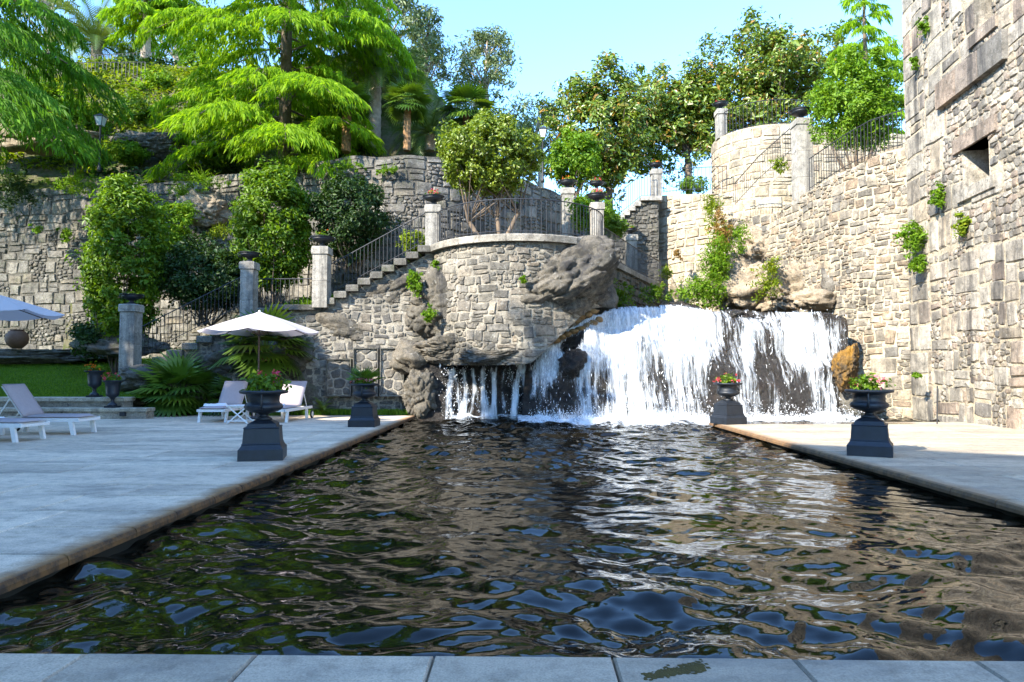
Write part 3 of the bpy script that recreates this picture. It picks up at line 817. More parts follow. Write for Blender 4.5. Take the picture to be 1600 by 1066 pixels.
# sunlit terrace walls on the right
pr1 = Path([(6.15, 32.6, 2.5, 9.75), (7.1, 31.0, 2.5, 9.4), (8.5, 29.9, 2.5, 9.15), (9.6, 29.5, 2.5, 9.1)], 1, 0.0)
r1 = wall('terrace_wall', pr1, courses(0, pr1.L, 2.5, 9.8, 0.26, 0.48, 0.4, 0.95, 0.3, 0.05, random.Random(16)), M['sun_stone'], M['pale_mortar'],
     'sunlit honey stone terrace wall hung with plants behind the waterfall', joint=0.015, proud=0.045, seed=16)
a0 = [(11.0 + 2.35 * math.cos(a), 31.0 + 2.35 * math.sin(a), 5.0, 11.8) for a in np.linspace(math.radians(100), math.radians(285), 34)]
pr2 = Path(a0 + [(13.5, 28.9, 7.5, 11.6), (17.5, 29.2, 7.5, 11.4)], 1, 0.0)
r2 = wall('round_terrace_wall', pr2, courses(0, pr2.L, 7.5, 11.9, 0.28, 0.5, 0.5, 1.1, 0.25, 0.05, random.Random(17)), M['sun_stone'], M['pale_mortar'],
     'pale round terrace wall high above the waterfall with a railing on top', joint=0.014, proud=0.035, seed=17)
ty = np.linspace(28.95, 36, 24)
tl = np.where(ty < 33.1, 11.0 - np.sqrt(np.clip(2.1 ** 2 - (ty - 31) ** 2, 0, None)), 11.0)
k = np.arange(23)
tag(link('round_terrace', npmesh('round_terrace', np.concatenate([np.stack([tl, ty, 0 * ty + 11.55], 1), np.stack([0 * tl + 17.5, np.maximum(ty, 29.4), 0 * ty + 11.45], 1)]), np.stack([k, k + 24, k + 25, k + 1], 1), rnd=np.full(48, .5)), M['gravel']), kind='structure')
pr3 = Path([(11.75, 20.9, -0.15, 8.25), (11.0, 21.9, -0.15, 8.2), (10.45, 23.2, -0.15, 8.0), (10.15, 24.9, 2.0, 7.8), (9.7, 27.0, 2.5, 7.6), (8.7, 29.4, 2.5, 7.9)], -1, 0.015, 50)
def r3p():
    r = random.Random(18)
    return messy(0, pr3.L, -0.15, 2.6, 0.28, 0.6, 0.3, 0.85, 18) + messy(0, pr3.L, 2.7, 8.5, 0.16, 0.42, 0.2, 0.62, 28)
r3 = wall('rubble_wall', pr3, r3p(), M['rubble_stone'], M['pale_mortar'],
     'rough rubble wall climbing from the waterfall to the ruined tower', joint=0.011, proud=0.038, seed=18, top_fn=wob(pr3, 0.08, 1))
yy = np.linspace(21, 29.3, 20); x0 = np.interp(yy, [20.9, 21.9, 23.2, 24.9, 27.0, 29.4], [12.15, 11.4, 10.85, 10.5, 10.05, 9.1]) + .05
V = np.concatenate([np.stack([x0, yy, 0 * yy + 7.6], 1), np.stack([0 * yy + 22, yy, 0 * yy + 7.6], 1)]); k = np.arange(19)
tag(link('upper_path', npmesh('upper_path', V, np.stack([k, k + 20, k + 21, k + 1], 1), rnd=np.full(40, .5)), M['gravel']), kind='structure')
# tower
TP = [(11.7, 20.9, -0.15, 17.0), (10.0, 4.4, -0.15, 17.0)]
pt = Path(TP, 1, 0.0)
def tu(Y): return (20.9 - Y) / 16.5 * pt.L
W1 = (tu(17.7), tu(16.5), 6.0, 7.02)
W2 = (tu(16.95), tu(16.2), 9.75, 11.4)
rt = random.Random(19)
tp = courses(0, 1.3, -0.15, 17, 0.45, 0.85, 0.7, 1.3, 0.12, 0.05, rt)                     # quoins
tp += messy(1.3, pt.L, -0.15, 4.6, 0.3, 0.75, 0.35, 1.25, 191)
v = 4.6
while v < 17:
    h = rt.choice((0.5, 0.75, 0.95, 0.6)); f = 0.85 if rt.random() < 0.55 else 0.4
    k = rt.uniform(1.6, 3.4)
    for q in courses(1.3, k, v, v + h, h, h, 0.6, 1.6, 0.2, 0.05, rt, fill=.2, fsize=0.2) + courses(k, pt.L, v, v + h, h, h, 0.5, 1.8, 0.25, 0.06, rt, fill=f, fsize=0.19):
        cu = sum(x[0] for x in q) / len(q); cv = sum(x[1] for x in q) / len(q); a_ = rt.gauss(0, .035)
        tp.append([(cu + (x - cu) * .985 - (y - cv) * a_, cv + (y - cv) * .97 + (x - cu) * a_ + .07 * math.sin(cu * 1.1 + cv)) for x, y in q])
    v += h
tp = [q for q in tp if 0 < sum(x[0] for x in q) / len(q) < tu(9)]
tower = wall('ruined_tower', pt, tp, M['granite'], M['pale_mortar'], 'tall ruined granite tower with a small square window beside the pool', 'tower', joint=0.010, proud=0.034, thick=0.8, maxn=300, holes=(W1, W2), seed=19, round_=True)
for (a, b, z0, z1), nm in ((W1, 'window'), (W2, 'slit_window')):
    V = [(a, z0, 0.02), (b, z0, 0.02), (b, z1, 0.02), (a, z1, 0.02)]
    V2 = [(a + .12, z0 + .25, -0.95), (b, z0 + .25, -0.95), (b, z1, -0.95), (a + .12, z1, -0.95)]
    m = MB(); m.add(pt.map(V + V2), [(0, 1, 5, 4), (1, 2, 6, 5), (2, 3, 7, 6), (3, 0, 4, 7), (4, 5, 6, 7)]); w = m.build(nm, M['granite'], tower)
    for (u0, u1, v0, v1, kk) in ((a - .35, b + .4, z1, z1 + .38, 'lintel'), (a - .2, b + .25, z0 - .3, z0, 'sill')):
        m = MB(); V = [(u, v, d) for d in (-.5, .09) for (u, v) in ((u0, v0), (u1, v0), (u1, v1), (u0, v1))]
        m.add(pt.map(V), [(0, 1, 2, 3), (4, 5, 6, 7), (0, 1, 5, 4), (1, 2, 6, 5), (2, 3, 7, 6), (3, 0, 4, 7)]); m.build(kk, M['granite'], w)
m = MB()
V = [(u, v, d) for d in (-.3, .14) for (u, v) in ((1.9, 8.62), (5.2, 8.62), (5.2, 9.3), (1.9, 9.3))]
for k in range(3):
    m = MB(); u0, u1 = 2.2 + k * 1.05, 2.2 + k * 1.05 + 1.03
    V = [(u, v, d) for d in (-.3, .16) for (u, v) in ((u0, 8.5), (u1, 8.5), (u1, 9.2), (u0, 9.2))]
    m.add(pt.map(V), [(0, 1, 2, 3), (4, 5, 6, 7), (0, 1, 5, 4), (1, 2, 6, 5), (2, 3, 7, 6), (3, 0, 4, 7)]); m.build('string_course', M['granite'], tower)
m = MB()                                                                                # far flank, rear and roof slab of the tower
m.add([(11.72, 20.85, -.15), (17.5, 20.2, -.15), (17.5, 20.2, 17), (11.72, 20.85, 17), (16, 3.8, -.15), (16, 3.8, 17), (10.06, 4.45, -.15), (10.06, 4.45, 17)], [(0, 1, 2, 3), (1, 4, 5, 2), (4, 6, 7, 5), (3, 2, 5, 7)])
m.build('side_wall', M['granite'], tower)
# rod leaning on the tower foot
a = P(1468, 660, 17.3); m = MB(); m.tube([(a.x - .09, 17.25, 0), (a.x - .03, 17.3, 0.95)], 0.016, 8); m.build('iron_rod', M['iron']); tag(bpy.data.objects['iron_rod'], 'thin dark iron rod standing against the foot of the tower', 'rod')
# framed stone hatch in the stair wall
ht = empty('stone_hatch', (-5.3, 21.2, 0.3))
tag(ht, 'stone-faced hatch of three framed panels in the stair wall', 'hatch')
def framed(x0, x1, z0, z1, seed, plaster=False):
    pth = Path([(x0, 21.22, z0, z1), (x1, 21.22, z0, z1)], 1, 0.0)
    fr = MB(); fr.box(x0, x1, 21.08, 21.3, z0, z1); p = fr.build('panel', M['mortar'], ht)
    pth = Path([(x0, 21.08, z0, z1), (x1, 21.08, z0, z1)], 1, 0.0)
    r = random.Random(seed)
    for q in rubble(0, x1 - x0, z0, z1, 0.26, 1.2, r):
        if area(q) < .012: continue
        q = chaikin(q)
        if sum(q[i][0] * q[(i + 1) % len(q)][1] - q[(i + 1) % len(q)][0] * q[i][1] for i in range(len(q))) < 0: q = q[::-1]
        V, F = stone_geo(q, 0.025, 0.03, r)
        mm = MB(); mm.add(pth.map(V), F, r.random()); mm.build('stone', M['stair_stone'], p)
    e = 0.03
    for (a, b, c, d) in ((x0 - e, x0, z0, z1), (x1, x1 + e, z0, z1), (x0 - e, x1 + e, z1, z1 + e), (x0 - e, x1 + e, z0 - e, z0)):
        fr = MB(); fr.box(a, b, 21.0, 21.2, c, d); fr.build('frame', M['step'], p)
framed(PX(512, 21.1), PX(548, 21.1), PZ(618, 21.1), PZ(562, 21.1), 1)
framed(PX(554, 21.1), PX(590, 21.1), PZ(618, 21.1), PZ(545, 21.1), 2)
framed(PX(596, 21.1), PX(630, 21.1), PZ(618, 21.1), PZ(545, 21.1), 3)
bpy.context.view_layer.update()
for c in ht.children: c.matrix_parent_inverse = ht.matrix_world.inverted()
#PART3
# ------------------------------------------------------------------ pool water
def waves(X, Y):
    r = np.random.default_rng(21)
    Z = np.zeros_like(X)
    wx = X + 0.18 * np.sin(0.9 * Y + 0.7) + 0.12 * np.sin(1.7 * X + 1.1 * Y)
    wy = Y + 0.22 * np.sin(0.8 * X + 0.3 * Y)
    for k in range(84):
        lam = 0.135 * (13.0 ** r.random())
        th = -math.pi / 2 + r.normal(0, 0.8)
        kx, ky = math.cos(th) * 2 * math.pi / lam, math.sin(th) * 2 * math.pi / lam
        amp = 0.0047 * lam ** 1.0 * r.uniform(.5, 1.2)
        ph = kx * wx + ky * wy + r.uniform(0, 6.28)
        Z += amp * (np.sin(ph) + 0.22 * np.cos(2 * ph))
    return Z * (0.95 + 0.55 * fbm(X, Y, 0.55, 77, 2))
ys = 3.12 * (22.6 / 3.12) ** np.linspace(0, 1, 560)
xs = np.concatenate([np.linspace(-3.5, 5.0, 420), np.linspace(5.15, 11.6, 60)])
X, Y = np.meshgrid(xs, ys)
Zw = WATER_Z + waves(X, Y) * (1 + 1.3 * sstep((Y - 16) / 4))
nx, ny = len(xs), len(ys)
i = (np.arange(ny - 1)[:, None] * nx + np.arange(nx - 1)[None]).ravel()
o = link('pool_water', npmesh('pool_water', np.stack([X.ravel(), Y.ravel(), Zw.ravel()], 1), np.stack([i, i + 1, i + nx + 1, i + nx], 1), True), M['water'])
tag(o, kind='structure')

# ------------------------------------------------------------------ waterfall
CR = [(826, 556, 20.6), (845, 545, 20.5), (880, 521, 20.5), (925, 497, 20.7), (970, 486, 21.2), (1050, 482, 21.9), (1120, 487, 22.1), (1200, 488, 22.1), (1260, 492, 22.0), (1315, 498, 21.8)]
BS = [(826, 19.95), (900, 19.65), (1000, 19.55), (1100, 19.75), (1200, 20.1), (1330, 20.6)]
cpx = np.array([c[0] for c in CR], float)
CW = np.array([P(*c) for c in CR])
def crest(px): return np.stack([np.interp(px, cpx, CW[:, k]) for k in range(3)], -1)
def basep(px):
    y = np.interp(px, [b[0] for b in BS], [b[1] for b in BS])
    return np.stack([(px - 820) / F_PX * y, y, np.full_like(y, WATER_Z - 0.05)], -1)
def fall(px, t, extra=0.0):
    """surface of the ledge under the fall; t 0 at the crest, 1 at the pool"""
    C, B = crest(px), basep(px)
    f = t ** 0.85; h = t ** 1.45
    p = np.stack([C[..., 0] + (B[..., 0] - C[..., 0]) * f, C[..., 1] + (B[..., 1] - C[..., 1]) * f, C[..., 2] + (B[..., 2] - C[..., 2]) * h], -1)
    x, z = p[..., 0], p[..., 2]
    d = 0.20 * fbm(x * 1.5, z * 0.8 + t * 2, 1.2, 31, 5)
    d += 0.10 * np.abs(fbm(x * 2, z * 1.2, 1.9, 33, 4)) - 0.05
    led = (np.sin(z * 3.6 + 1.1 * np.sin(x * 1.1) + .5 * x) + .5 * np.sin(z * 7.1 + x * 2)) * 0.10
    d = (d + led) * sstep(t / 0.12)
    p[..., 1] -= (d + extra) * 0.75; p[..., 2] += (d + extra) * 0.6
    return p, d
def strip(name, a, b, na, nt, extra, mat, parent=None, dens=None, dt=0.0):
    px, t = np.meshgrid(np.linspace(a, b, na), np.linspace(0, 1, nt))
    if dens is not None: extra = extra + 0.055 * np.abs(fbm(px * .11 + dt, t * 7, 1.6, 83, 4)) * (0.3 + t)
    p, d = fall(px, t, extra)
    p = p.reshape(-1, 3)
    n = na
    i = (np.arange(nt - 1)[:, None] * n + np.arange(n - 1)[None]).ravel()
    F = np.stack([i + n, i + n + 1, i + 1, i], 1)
    at = None
    if dens is not None:
        L = 4.9
        flow = np.stack([p[:, 0] + dt, t.ravel() * L, np.full(len(p), dt * 3.1)], 1)
        at = {'flow': flow, 'dens': dens(px, t, d).ravel()}
    me = npmesh(name, p, F, True, rnd=np.full(len(p), .5), attrs=at)
    return link(name, me, mat, parent)
ledge = strip('fall_ledge', 815, 1335, 260, 150, 0.0, M['wet_rock'])
tag(ledge, kind='structure')
DX = [826, 840, 860, 900, 950, 1000, 1050, 1085, 1108, 1130, 1150, 1170, 1188, 1203, 1217, 1235, 1255, 1275, 1292, 1315, 1335]
DV = [0.5, .78, .88, .94, .94, .98, .92, .80, .55, .46, .60, .78, .66, .58, .56, .64, .78, .70, .56, .46, .3]
def dens_main(px, t, d):
    sh = px + 14 * np.sin(t * 5 + px * .02) - 10 * t
    v = np.interp(sh, DX, DV)
    v = v + 0.10 * fbm(px * .05, t * 1.5, 1.0, 41, 3) - 0.20 * sstep((t - .30) / .5) + 0.25 * sstep((t - .93) / .07)
    v = v - 1.1 * np.clip(d - 0.12, 0, 1) - 0.30 * sstep((0.10 - t) / .1) * (np.sin(px * 0.07) > 0.1) * (px > 930)
    bl = np.exp(-(((px - 893) / 20) ** 2 + ((t - .27) / .12) ** 2))
    low = np.exp(-(((px - 880) / 26) ** 2 + ((t - .72) / .25) ** 2)) + .7 * np.exp(-(((px - 1022) / 22) ** 2 + ((t - .72) / .2) ** 2)) + .6 * np.exp(-(((px - 945) / 16) ** 2 + ((t - .8) / .18) ** 2))
    return np.clip(v - .9 * bl - .42 * low - 0.07 * sstep((t - .35) / .3) * (px < 1100), 0, 1.2)
wf = strip('waterfall', 828, 1326, 300, 130, 0.05, M['fall_a'], None, dens_main, 0.0)
tag(wf, kind='structure')
strip('water_strands', 832, 1322, 300, 130, 0.11, M['fall_b'], wf, lambda a, b, c: dens_main(a, b, c) - .14, 7.3)
strip('water_strands', 840, 1318, 300, 130, 0.18, M['fall_b'], wf, lambda a, b, c: dens_main(a, b, c) - .3, 15.1)
# stream bed above the crest
px, t = np.meshgrid(np.linspace(900, 1318, 60), np.linspace(0, 1, 24))
c0, _ = fall(px, np.zeros_like(px))
p = c0 + np.stack([0.12 * t * (px - 1100) / 100, 9.0 * t, 0.12 * t + .05 * fbm(px * .05, t * 7, 1.5, 6) * sstep(t * 6)], -1)
k = (np.arange(23)[:, None] * 60 + np.arange(59)[None]).ravel()
tag(link('stream', npmesh('stream', p.reshape(-1, 3), np.stack([k, k + 1, k + 61, k + 60], 1), True, rnd=np.full(1440, .5)), M['wet_rock']), kind='structure')

# small left fall under the bastion: ledge, strands
def lf(px, t, extra=0.0):
    top, bot = np.interp(px, [680, 700, 760, 845], [558, 558, 554, 545]), 658.0
    py = top + (bot - top) * t
    Yd = 20.75 - 0.28 * t + 0.18 * np.sin(px * .045) + 0.0 * px
    x = (px - 820) / F_PX * Yd
    z = CAM_Z + (581 - py) / F_PX * Yd
    d = 0.14 * fbm(x * 2, z * 1.6, 1.6, 51, 5) * 1.0 + .05 * np.sin(z * 7 + x)
    return np.stack([x, Yd - d - extra + 0.25 * (1 - sstep(t / .1)), z], -1), d
def lstrip(name, a, b, na, nt, extra, mat, parent=None, dens=None, dt=0):
    px, t = np.meshgrid(np.linspace(a, b, na), np.linspace(0, 1, nt))
    p, d = lf(px, t, extra); p = p.reshape(-1, 3)
    i = (np.arange(nt - 1)[:, None] * na + np.arange(na - 1)[None]).ravel()
    at = None
    if dens is not None:
        at = {'flow': np.stack([p[:, 0] * 1.5 + dt, t.ravel() * 2.2, np.full(len(p), dt)], 1), 'dens': dens(px, t).ravel()}
    return link(name, npmesh(name, p, np.stack([i + na, i + na + 1, i + 1, i], 1), True, rnd=np.full(len(p), .5), attrs=at), mat, parent)
tag(lstrip('cave_ledge', 640, 850, 110, 60, 0, M['wet_rock']), kind='structure')
def dens_left(px, t):
    v = np.zeros_like(px)
    for c, w, k in ((698, 4, .35), (706, 5, .5), (714, 4, .4), (722, 5, .6), (735, 4, .45), (745, 4, .3), (757, 6, .75), (766, 4, .5), (775, 4, .45), (788, 4, .42), (797, 4, .35), (805, 6, .55), (816, 5, .45), (826, 5, .45), (834, 6, .55), (845, 6, .65)):
        v += k * np.exp(-((px - c - 4 * np.sin(t * 4 + c) - 3 * t) / (w * .8 * (1 + .4 * t))) ** 2)
    return np.clip(.18 + v * (0.72 + .25 * t), 0, 1) * (px > 692) * sstep((t - .10) / .12)
lwf = lstrip('side_fall', 690, 850, 170, 70, 0.05, M['fall_b'], None, dens_left, 3.3)
tag(lwf, kind='structure')
lstrip('water_strands', 690, 850, 170, 70, 0.10, M['fall_b'], lwf, dens_left, 9.3)

# drops thrown off the falls, foam on the pool
def drops(N, seed):
    r = np.random.default_rng(seed)
    px = r.uniform(830, 1325, N * 4); t = r.uniform(0.03, 1, N * 4)
    p, d = fall(px, t)
    k = r.random(N * 4) < (0.01 + np.clip(dens_main(px, t, d) - .12, 0, 1) * (0.35 + 0.65 * t))
    p = p[k][:N]; n = len(p)
    out = np.abs(r.normal(0.10, 0.10, n))
    p[:, 1] -= out * .8; p[:, 2] += out * .5; p[:, 0] += r.normal(0, .03, n)
    s = r.lognormal(-4.95, 0.4, n); l = s * r.uniform(2, 9, n)
    return p, s, l
def octa(p, s, l, r, tilt=0.3):
    n = len(p)
    ax = np.stack([r.normal(0, tilt, n), r.normal(-.25, tilt, n), -np.ones(n)], 1); ax /= np.linalg.norm(ax, axis=1)[:, None]
    e1 = np.cross(ax, np.array([[0., 1, .2]])); e1 /= np.linalg.norm(e1, axis=1)[:, None]; e2 = np.cross(ax, e1)
    V = np.stack([p - ax * l[:, None], p + e1 * s[:, None], p + e2 * s[:, None], p - e1 * s[:, None], p - e2 * s[:, None], p + ax * l[:, None]], 1).reshape(-1, 3)
    T = np.array([(0, 1, 2), (0, 2, 3), (0, 3, 4), (0, 4, 1), (5, 2, 1), (5, 3, 2), (5, 4, 3), (5, 1, 4)])
    F = (np.arange(n)[:, None, None] * 6 + T[None]).reshape(-1, 3)
    return V, F
p, s, l = drops(1300, 61)
r = np.random.default_rng(62)
q1 = np.stack([r.uniform(0.1, 10.2, 6000), np.zeros(6000), np.zeros(6000)], 1)                # splash at the foot
bx = (np.interp(q1[:, 0], [0, 10.3], [19.75, 20.5]))
q1[:, 1] = bx - np.abs(r.normal(0, .35, 6000)); q1[:, 2] = WATER_Z + np.abs(r.exponential(.13, 6000))
s1 = r.lognormal(-4.7, .4, 6000); l1 = s1 * r.uniform(.8, 1.6, 6000)
pl = np.stack([r.choice([704, 722, 757, 803, 832], 900) + r.normal(0, 8, 900), r.uniform(0, 1, 900)], 1)
q2, _ = lf(pl[:, 0], pl[:, 1]); q2[:, 1] -= np.abs(r.normal(.1, .06, 900))
s2 = r.lognormal(-4.7, .4, 900); l2 = s2 * r.uniform(1, 3, 900)
V, F = octa(np.vstack([p, q1, q2]), np.r_[s, s1, s2], np.r_[l, l1, l2], r)
tag(link('spray_drops', npmesh('spray_drops', V, F, True, rnd=np.full(len(V), .5)), M['drop']), kind='stuff')
xs = np.linspace(-2.6, 10.4, 260); ts = np.linspace(0, 1, 60)
X, T = np.meshgrid(xs, ts)
yb = np.interp(X, [-2.6, -.3, .4, 4, 10.4], [20.55, 20.45, 20.0, 19.75, 20.75])
wd = np.interp(X, [-2.6, -1, .4, 1.5, 4.5, 7, 10.4], [0.25, 0.5, 1.6, 2.4, 2.2, 1.7, 1.3])
Y = yb - T * wd
den = 1.02 - 0.75 * T ** 1.2 - 0.25 * (X < -0.2)
Z = WATER_Z + waves(X, Y) * 2.2 + 0.012 + 0.10 * (1 - T) ** 2 + 0.05 * (1 - T) * np.abs(fbm(X * 3, Y * 3, 2.2, 71, 4))
n = len(xs); i = (np.arange(59)[:, None] * n + np.arange(n - 1)[None]).ravel()
pts = np.stack([X.ravel(), Y.ravel(), Z.ravel()], 1)
tag(link('foam', npmesh('foam', pts, np.stack([i + n, i + n + 1, i + 1, i], 1), True, attrs={'flow': pts * [0.6, 1.2, 0] + [0, 0, 1], 'dens': den.ravel()}), M['foam']), kind='stuff')

# ------------------------------------------------------------------ rocks
def rk(px, py, Y, r, mat, label, seed, **k):
    return rock(k.pop('name', 'boulder'), P(px, py, Y), r, M[mat], label, seed, **k)
rk(866, 460, 20.62, (2.2, 1.6, 1.22), 'boulder', 'huge dark overhanging boulder built into the right side of the bastion', 1, sub=6, tilt=(0.1, -0.36), rough=.2, facet=8)
rk(915, 455, 21.9, (.85, 1.2, 1.1), 'boulder', 'tall weathered boulder at the right end of the bastion under its coping', 2, sub=5, rough=.18)
rk(902, 484, 21.7, (1.1, .9, .42), 'rock', 'flat stained boulder under the bastion just left of the fall crest', 9, sub=5, tilt=(0, -.3))
rk(700, 548, 20.7, (1.25, .8, .5), 'boulder', 'broad rock shelf roofing the left end of the cave', 3, sub=6, rough=.24, tilt=(0, .05))
rk(780, 556, 20.05, (1.3, .75, .3), 'boulder', 'long rock shelf under the middle of the bastion', 33, sub=6, rough=.24, tilt=(0, -.04))
rk(660, 615, 20.85, (.75, .85, 1.2), 'boulder', 'dark rock post at the far left corner of the pool', 4, sub=6, rough=.24)
rk(655, 560, 21.05, (.8, .7, .6), 'boulder', 'lichened rock ledge above the far left corner of the pool', 24)
rk(608, 462, 21.8, (1.8, .6, 1.0), 'boulder', 'bare rock outcrop bulging through the stair wall beside the bastion', 5, sub=6, rough=.22, tilt=(0, -.5))
rk(550, 518, 21.68, (1.8, .5, .75), 'boulder', 'long grey outcrop low in the stair wall above the hatch', 6, sub=6, rough=.22, tilt=(0, .12))
rk(690, 478, 21.42, (1.25, .85, 1.15), 'boulder', 'outcrop at the left foot of the bastion grown with ferns', 7, sub=6, rough=.24)
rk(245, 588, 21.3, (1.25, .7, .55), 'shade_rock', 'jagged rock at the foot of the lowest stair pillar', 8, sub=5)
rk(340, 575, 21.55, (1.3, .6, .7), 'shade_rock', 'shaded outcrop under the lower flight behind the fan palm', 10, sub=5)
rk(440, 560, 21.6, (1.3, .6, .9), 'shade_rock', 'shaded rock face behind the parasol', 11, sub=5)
rk(475, 610, 21.5, (.8, .5, .9), 'shade_rock', 'dark rock at the wall foot behind the right sun lounger', 12)
rk(893, 566, 20.0, (.42, .45, .52), 'wet_rock', 'brown wet boulder standing in the white water of the fall', 13, tilt=(0, -.5))
rk(1320, 572, 20.3, (.44, .5, .72), 'orange_rock', 'orange algae-stained rock at the right edge of the waterfall', 14, sub=5, tilt=(0, .25))
rk(1345, 632, 20.6, (.7, .5, .5), 'shade_rock', 'brown rock at the right foot of the waterfall behind the urn', 26)
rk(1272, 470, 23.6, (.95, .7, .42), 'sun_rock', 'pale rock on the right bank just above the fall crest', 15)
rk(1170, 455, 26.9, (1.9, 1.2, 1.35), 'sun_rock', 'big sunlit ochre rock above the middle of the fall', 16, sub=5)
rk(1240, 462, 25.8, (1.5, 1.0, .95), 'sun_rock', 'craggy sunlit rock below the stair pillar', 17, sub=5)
rk(1310, 455, 23.6, (.6, .6, .9), 'rock', 'grey-brown rock beside the crest at the foot of the rubble wall', 25)
rk(1205, 395, 28.0, (1.6, .9, 1.3), 'sun_rock', 'sunlit crag below the curved handrail', 27, sub=5)
rk(1060, 482, 25.2, (.8, .6, .3), 'wet_rock', 'low brown rock in the crest of the fall', 18)
rk(1150, 497, 22.1, (.9, .6, .35), 'wet_rock', 'dark wet rock breaking the upper fall', 28)
rk(55, 557, 26, (3.4, 1.2, .36), 'shade_rock', 'long low rock at the far edge of the lawn beneath the jar', 19, sub=5)
rk(318, 330, 28.25, (1.3, .8, .8), 'sun_rock', 'bare rock showing in the high wall between two clipped shrubs', 20, sub=5)
rk(235, 224, 31.3, (1.7, .9, .6), 'rock', 'dark overhanging rock above the wall beside the left lamp post', 22, sub=5)
rk(60, 215, 31.4, (3.4, 1.0, .9), 'sun_rock', 'sunlit pinkish rock face under the yellow ground cover', 23, sub=5)
rk(410, 340, 28.0, (1.1, .6, .9), 'sun_rock', 'pale rock in the high wall behind the second clipped shrub', 29)
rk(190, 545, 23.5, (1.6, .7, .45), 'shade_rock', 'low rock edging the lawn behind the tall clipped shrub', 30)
# course of ochre stones under the boulder, beside the fall
oc = empty('stone_footing', P(860, 520, 21.6))
tag(oc, 'course of orange-stained footing stones beneath the huge boulder', 'footing')
bpy.context.view_layer.update()
M['ochre_stone'] = stone_mat('ochre_footing_stone', [(0.26, 0.15, 0.06), (0.34, 0.21, 0.09), (0.22, 0.15, 0.08)], lich=0.5, pale=0.05, bump=.8, moss=.3)
rs = random.Random(3)
for k in range(14):
    t = k / 13
    for row in (0, 1):
        px, py = 800 + 128 * t + row * 8, 549 - 58 * t + 13 * row - 4
        c = P(px, py, 19.75 + .85 * t)
        vs, fs = rock_geo((.17 * rs.uniform(.8, 1.25), .2, .11 * rs.uniform(.8, 1.2)), 2, .2, rs.random() * 9)
        me = npmesh('stone', vs + np.array(c), np.array(fs), True, rnd=np.full(len(vs), rs.random()))
        link('stone', me, M['ochre_stone'], oc).matrix_parent_inverse = oc.matrix_world.inverted()
#PART4
# ------------------------------------------------------------------ leaf and plant helpers
def leaves(C, size, aspect=0.5, up=0.5, out=None, fold=0.25, rng=RNG, size_var=0.3, droop=0.0):
    """folded leaf at every centre: V (4n,3), F (2n,3), rnd (4n)"""
    C = np.asarray(C, float); n = len(C)
    nrm = rng.normal(0, 0.6, (n, 3)); nrm[:, 2] += up
    if out is not None: nrm += out
    nrm /= np.linalg.norm(nrm, axis=1)[:, None] + 1e-9
    a = rng.normal(0, 1, (n, 3)); a[:, 2] -= droop
    a -= nrm * np.sum(a * nrm, 1)[:, None]; a /= np.linalg.norm(a, axis=1)[:, None] + 1e-9
    s = np.cross(nrm, a)
    l = size * np.exp(rng.normal(0, size_var, n))[:, None]; w = l * aspect
    V = np.stack([C - a * l / 2, C + s * w / 2 + nrm * fold * w, C + a * l / 2 - nrm * .1 * l, C - s * w / 2 + nrm * fold * w], 1).reshape(-1, 3)
    b = np.arange(n)[:, None] * 4
    F = np.concatenate([b + [[0, 2, 1]], b + [[0, 3, 2]]], 1).reshape(-1, 3)
    return V, F, np.repeat(np.clip(rng.normal(.5, .27, n), 0, 1), 4)
def clump_points(c, r, n_clump, per, cr, rng, shell=0.55, zcut=-9, lump=0.2, seed=0):
    """leaf centres in clumps through an uneven ellipsoid"""
    u = rng.normal(0, 1, (n_clump, 3)); u /= np.linalg.norm(u, axis=1)[:, None]
    rad = shell + (1 - shell) * rng.random(n_clump) ** 0.6
    k = np.array([noise.noise(Vector(q * 1.7 + seed)) for q in u]) * lump * 2 + 1
    cc = np.asarray(c) + u * (rad * k)[:, None] * np.asarray(r)
    keep = cc[:, 2] > zcut; cc, u = cc[keep], u[keep]
    sz = cr * np.exp(rng.normal(0, .3, len(cc)))
    g = rng.normal(0, 1, (len(cc), per, 3)); g /= np.linalg.norm(g, axis=2)[..., None]; g *= rng.random((len(cc), per, 1)) ** (1 / 2.2)
    pts = cc[:, None] + g * sz[:, None, None] * [1, 1, .8]
    o = np.repeat(u[:, None] * .5, per, 1) + g * .5
    return pts.reshape(-1, 3), o.reshape(-1, 3), cc
def limbs(base, targets, r0, rng, trunk_top=None, n_main=5, sag=0.1):
    """trunk that forks into limbs reaching for the clumps"""
    m = MB(); base = Vector(base)
    top = Vector(trunk_top) if trunk_top is not None else base
    if trunk_top is not None:
        mid = (base + top) / 2 + Vector((rng.normal(0, .08), rng.normal(0, .08), 0))
        m.tube([base, mid, top], [r0, r0 * .8, r0 * .65], 8)
    ts = [Vector(t) for t in targets]
    for t in ts:
        q = top.lerp(t, .5) + Vector((rng.normal(0, .1), rng.normal(0, .1), -sag * (t - top).length))
        rr = r0 * rng.uniform(.22, .5)
        m.tube([top - Vector((0, 0, r0)), q, t], [rr, rr * .6, rr * .15], 5, caps=False)
    return m
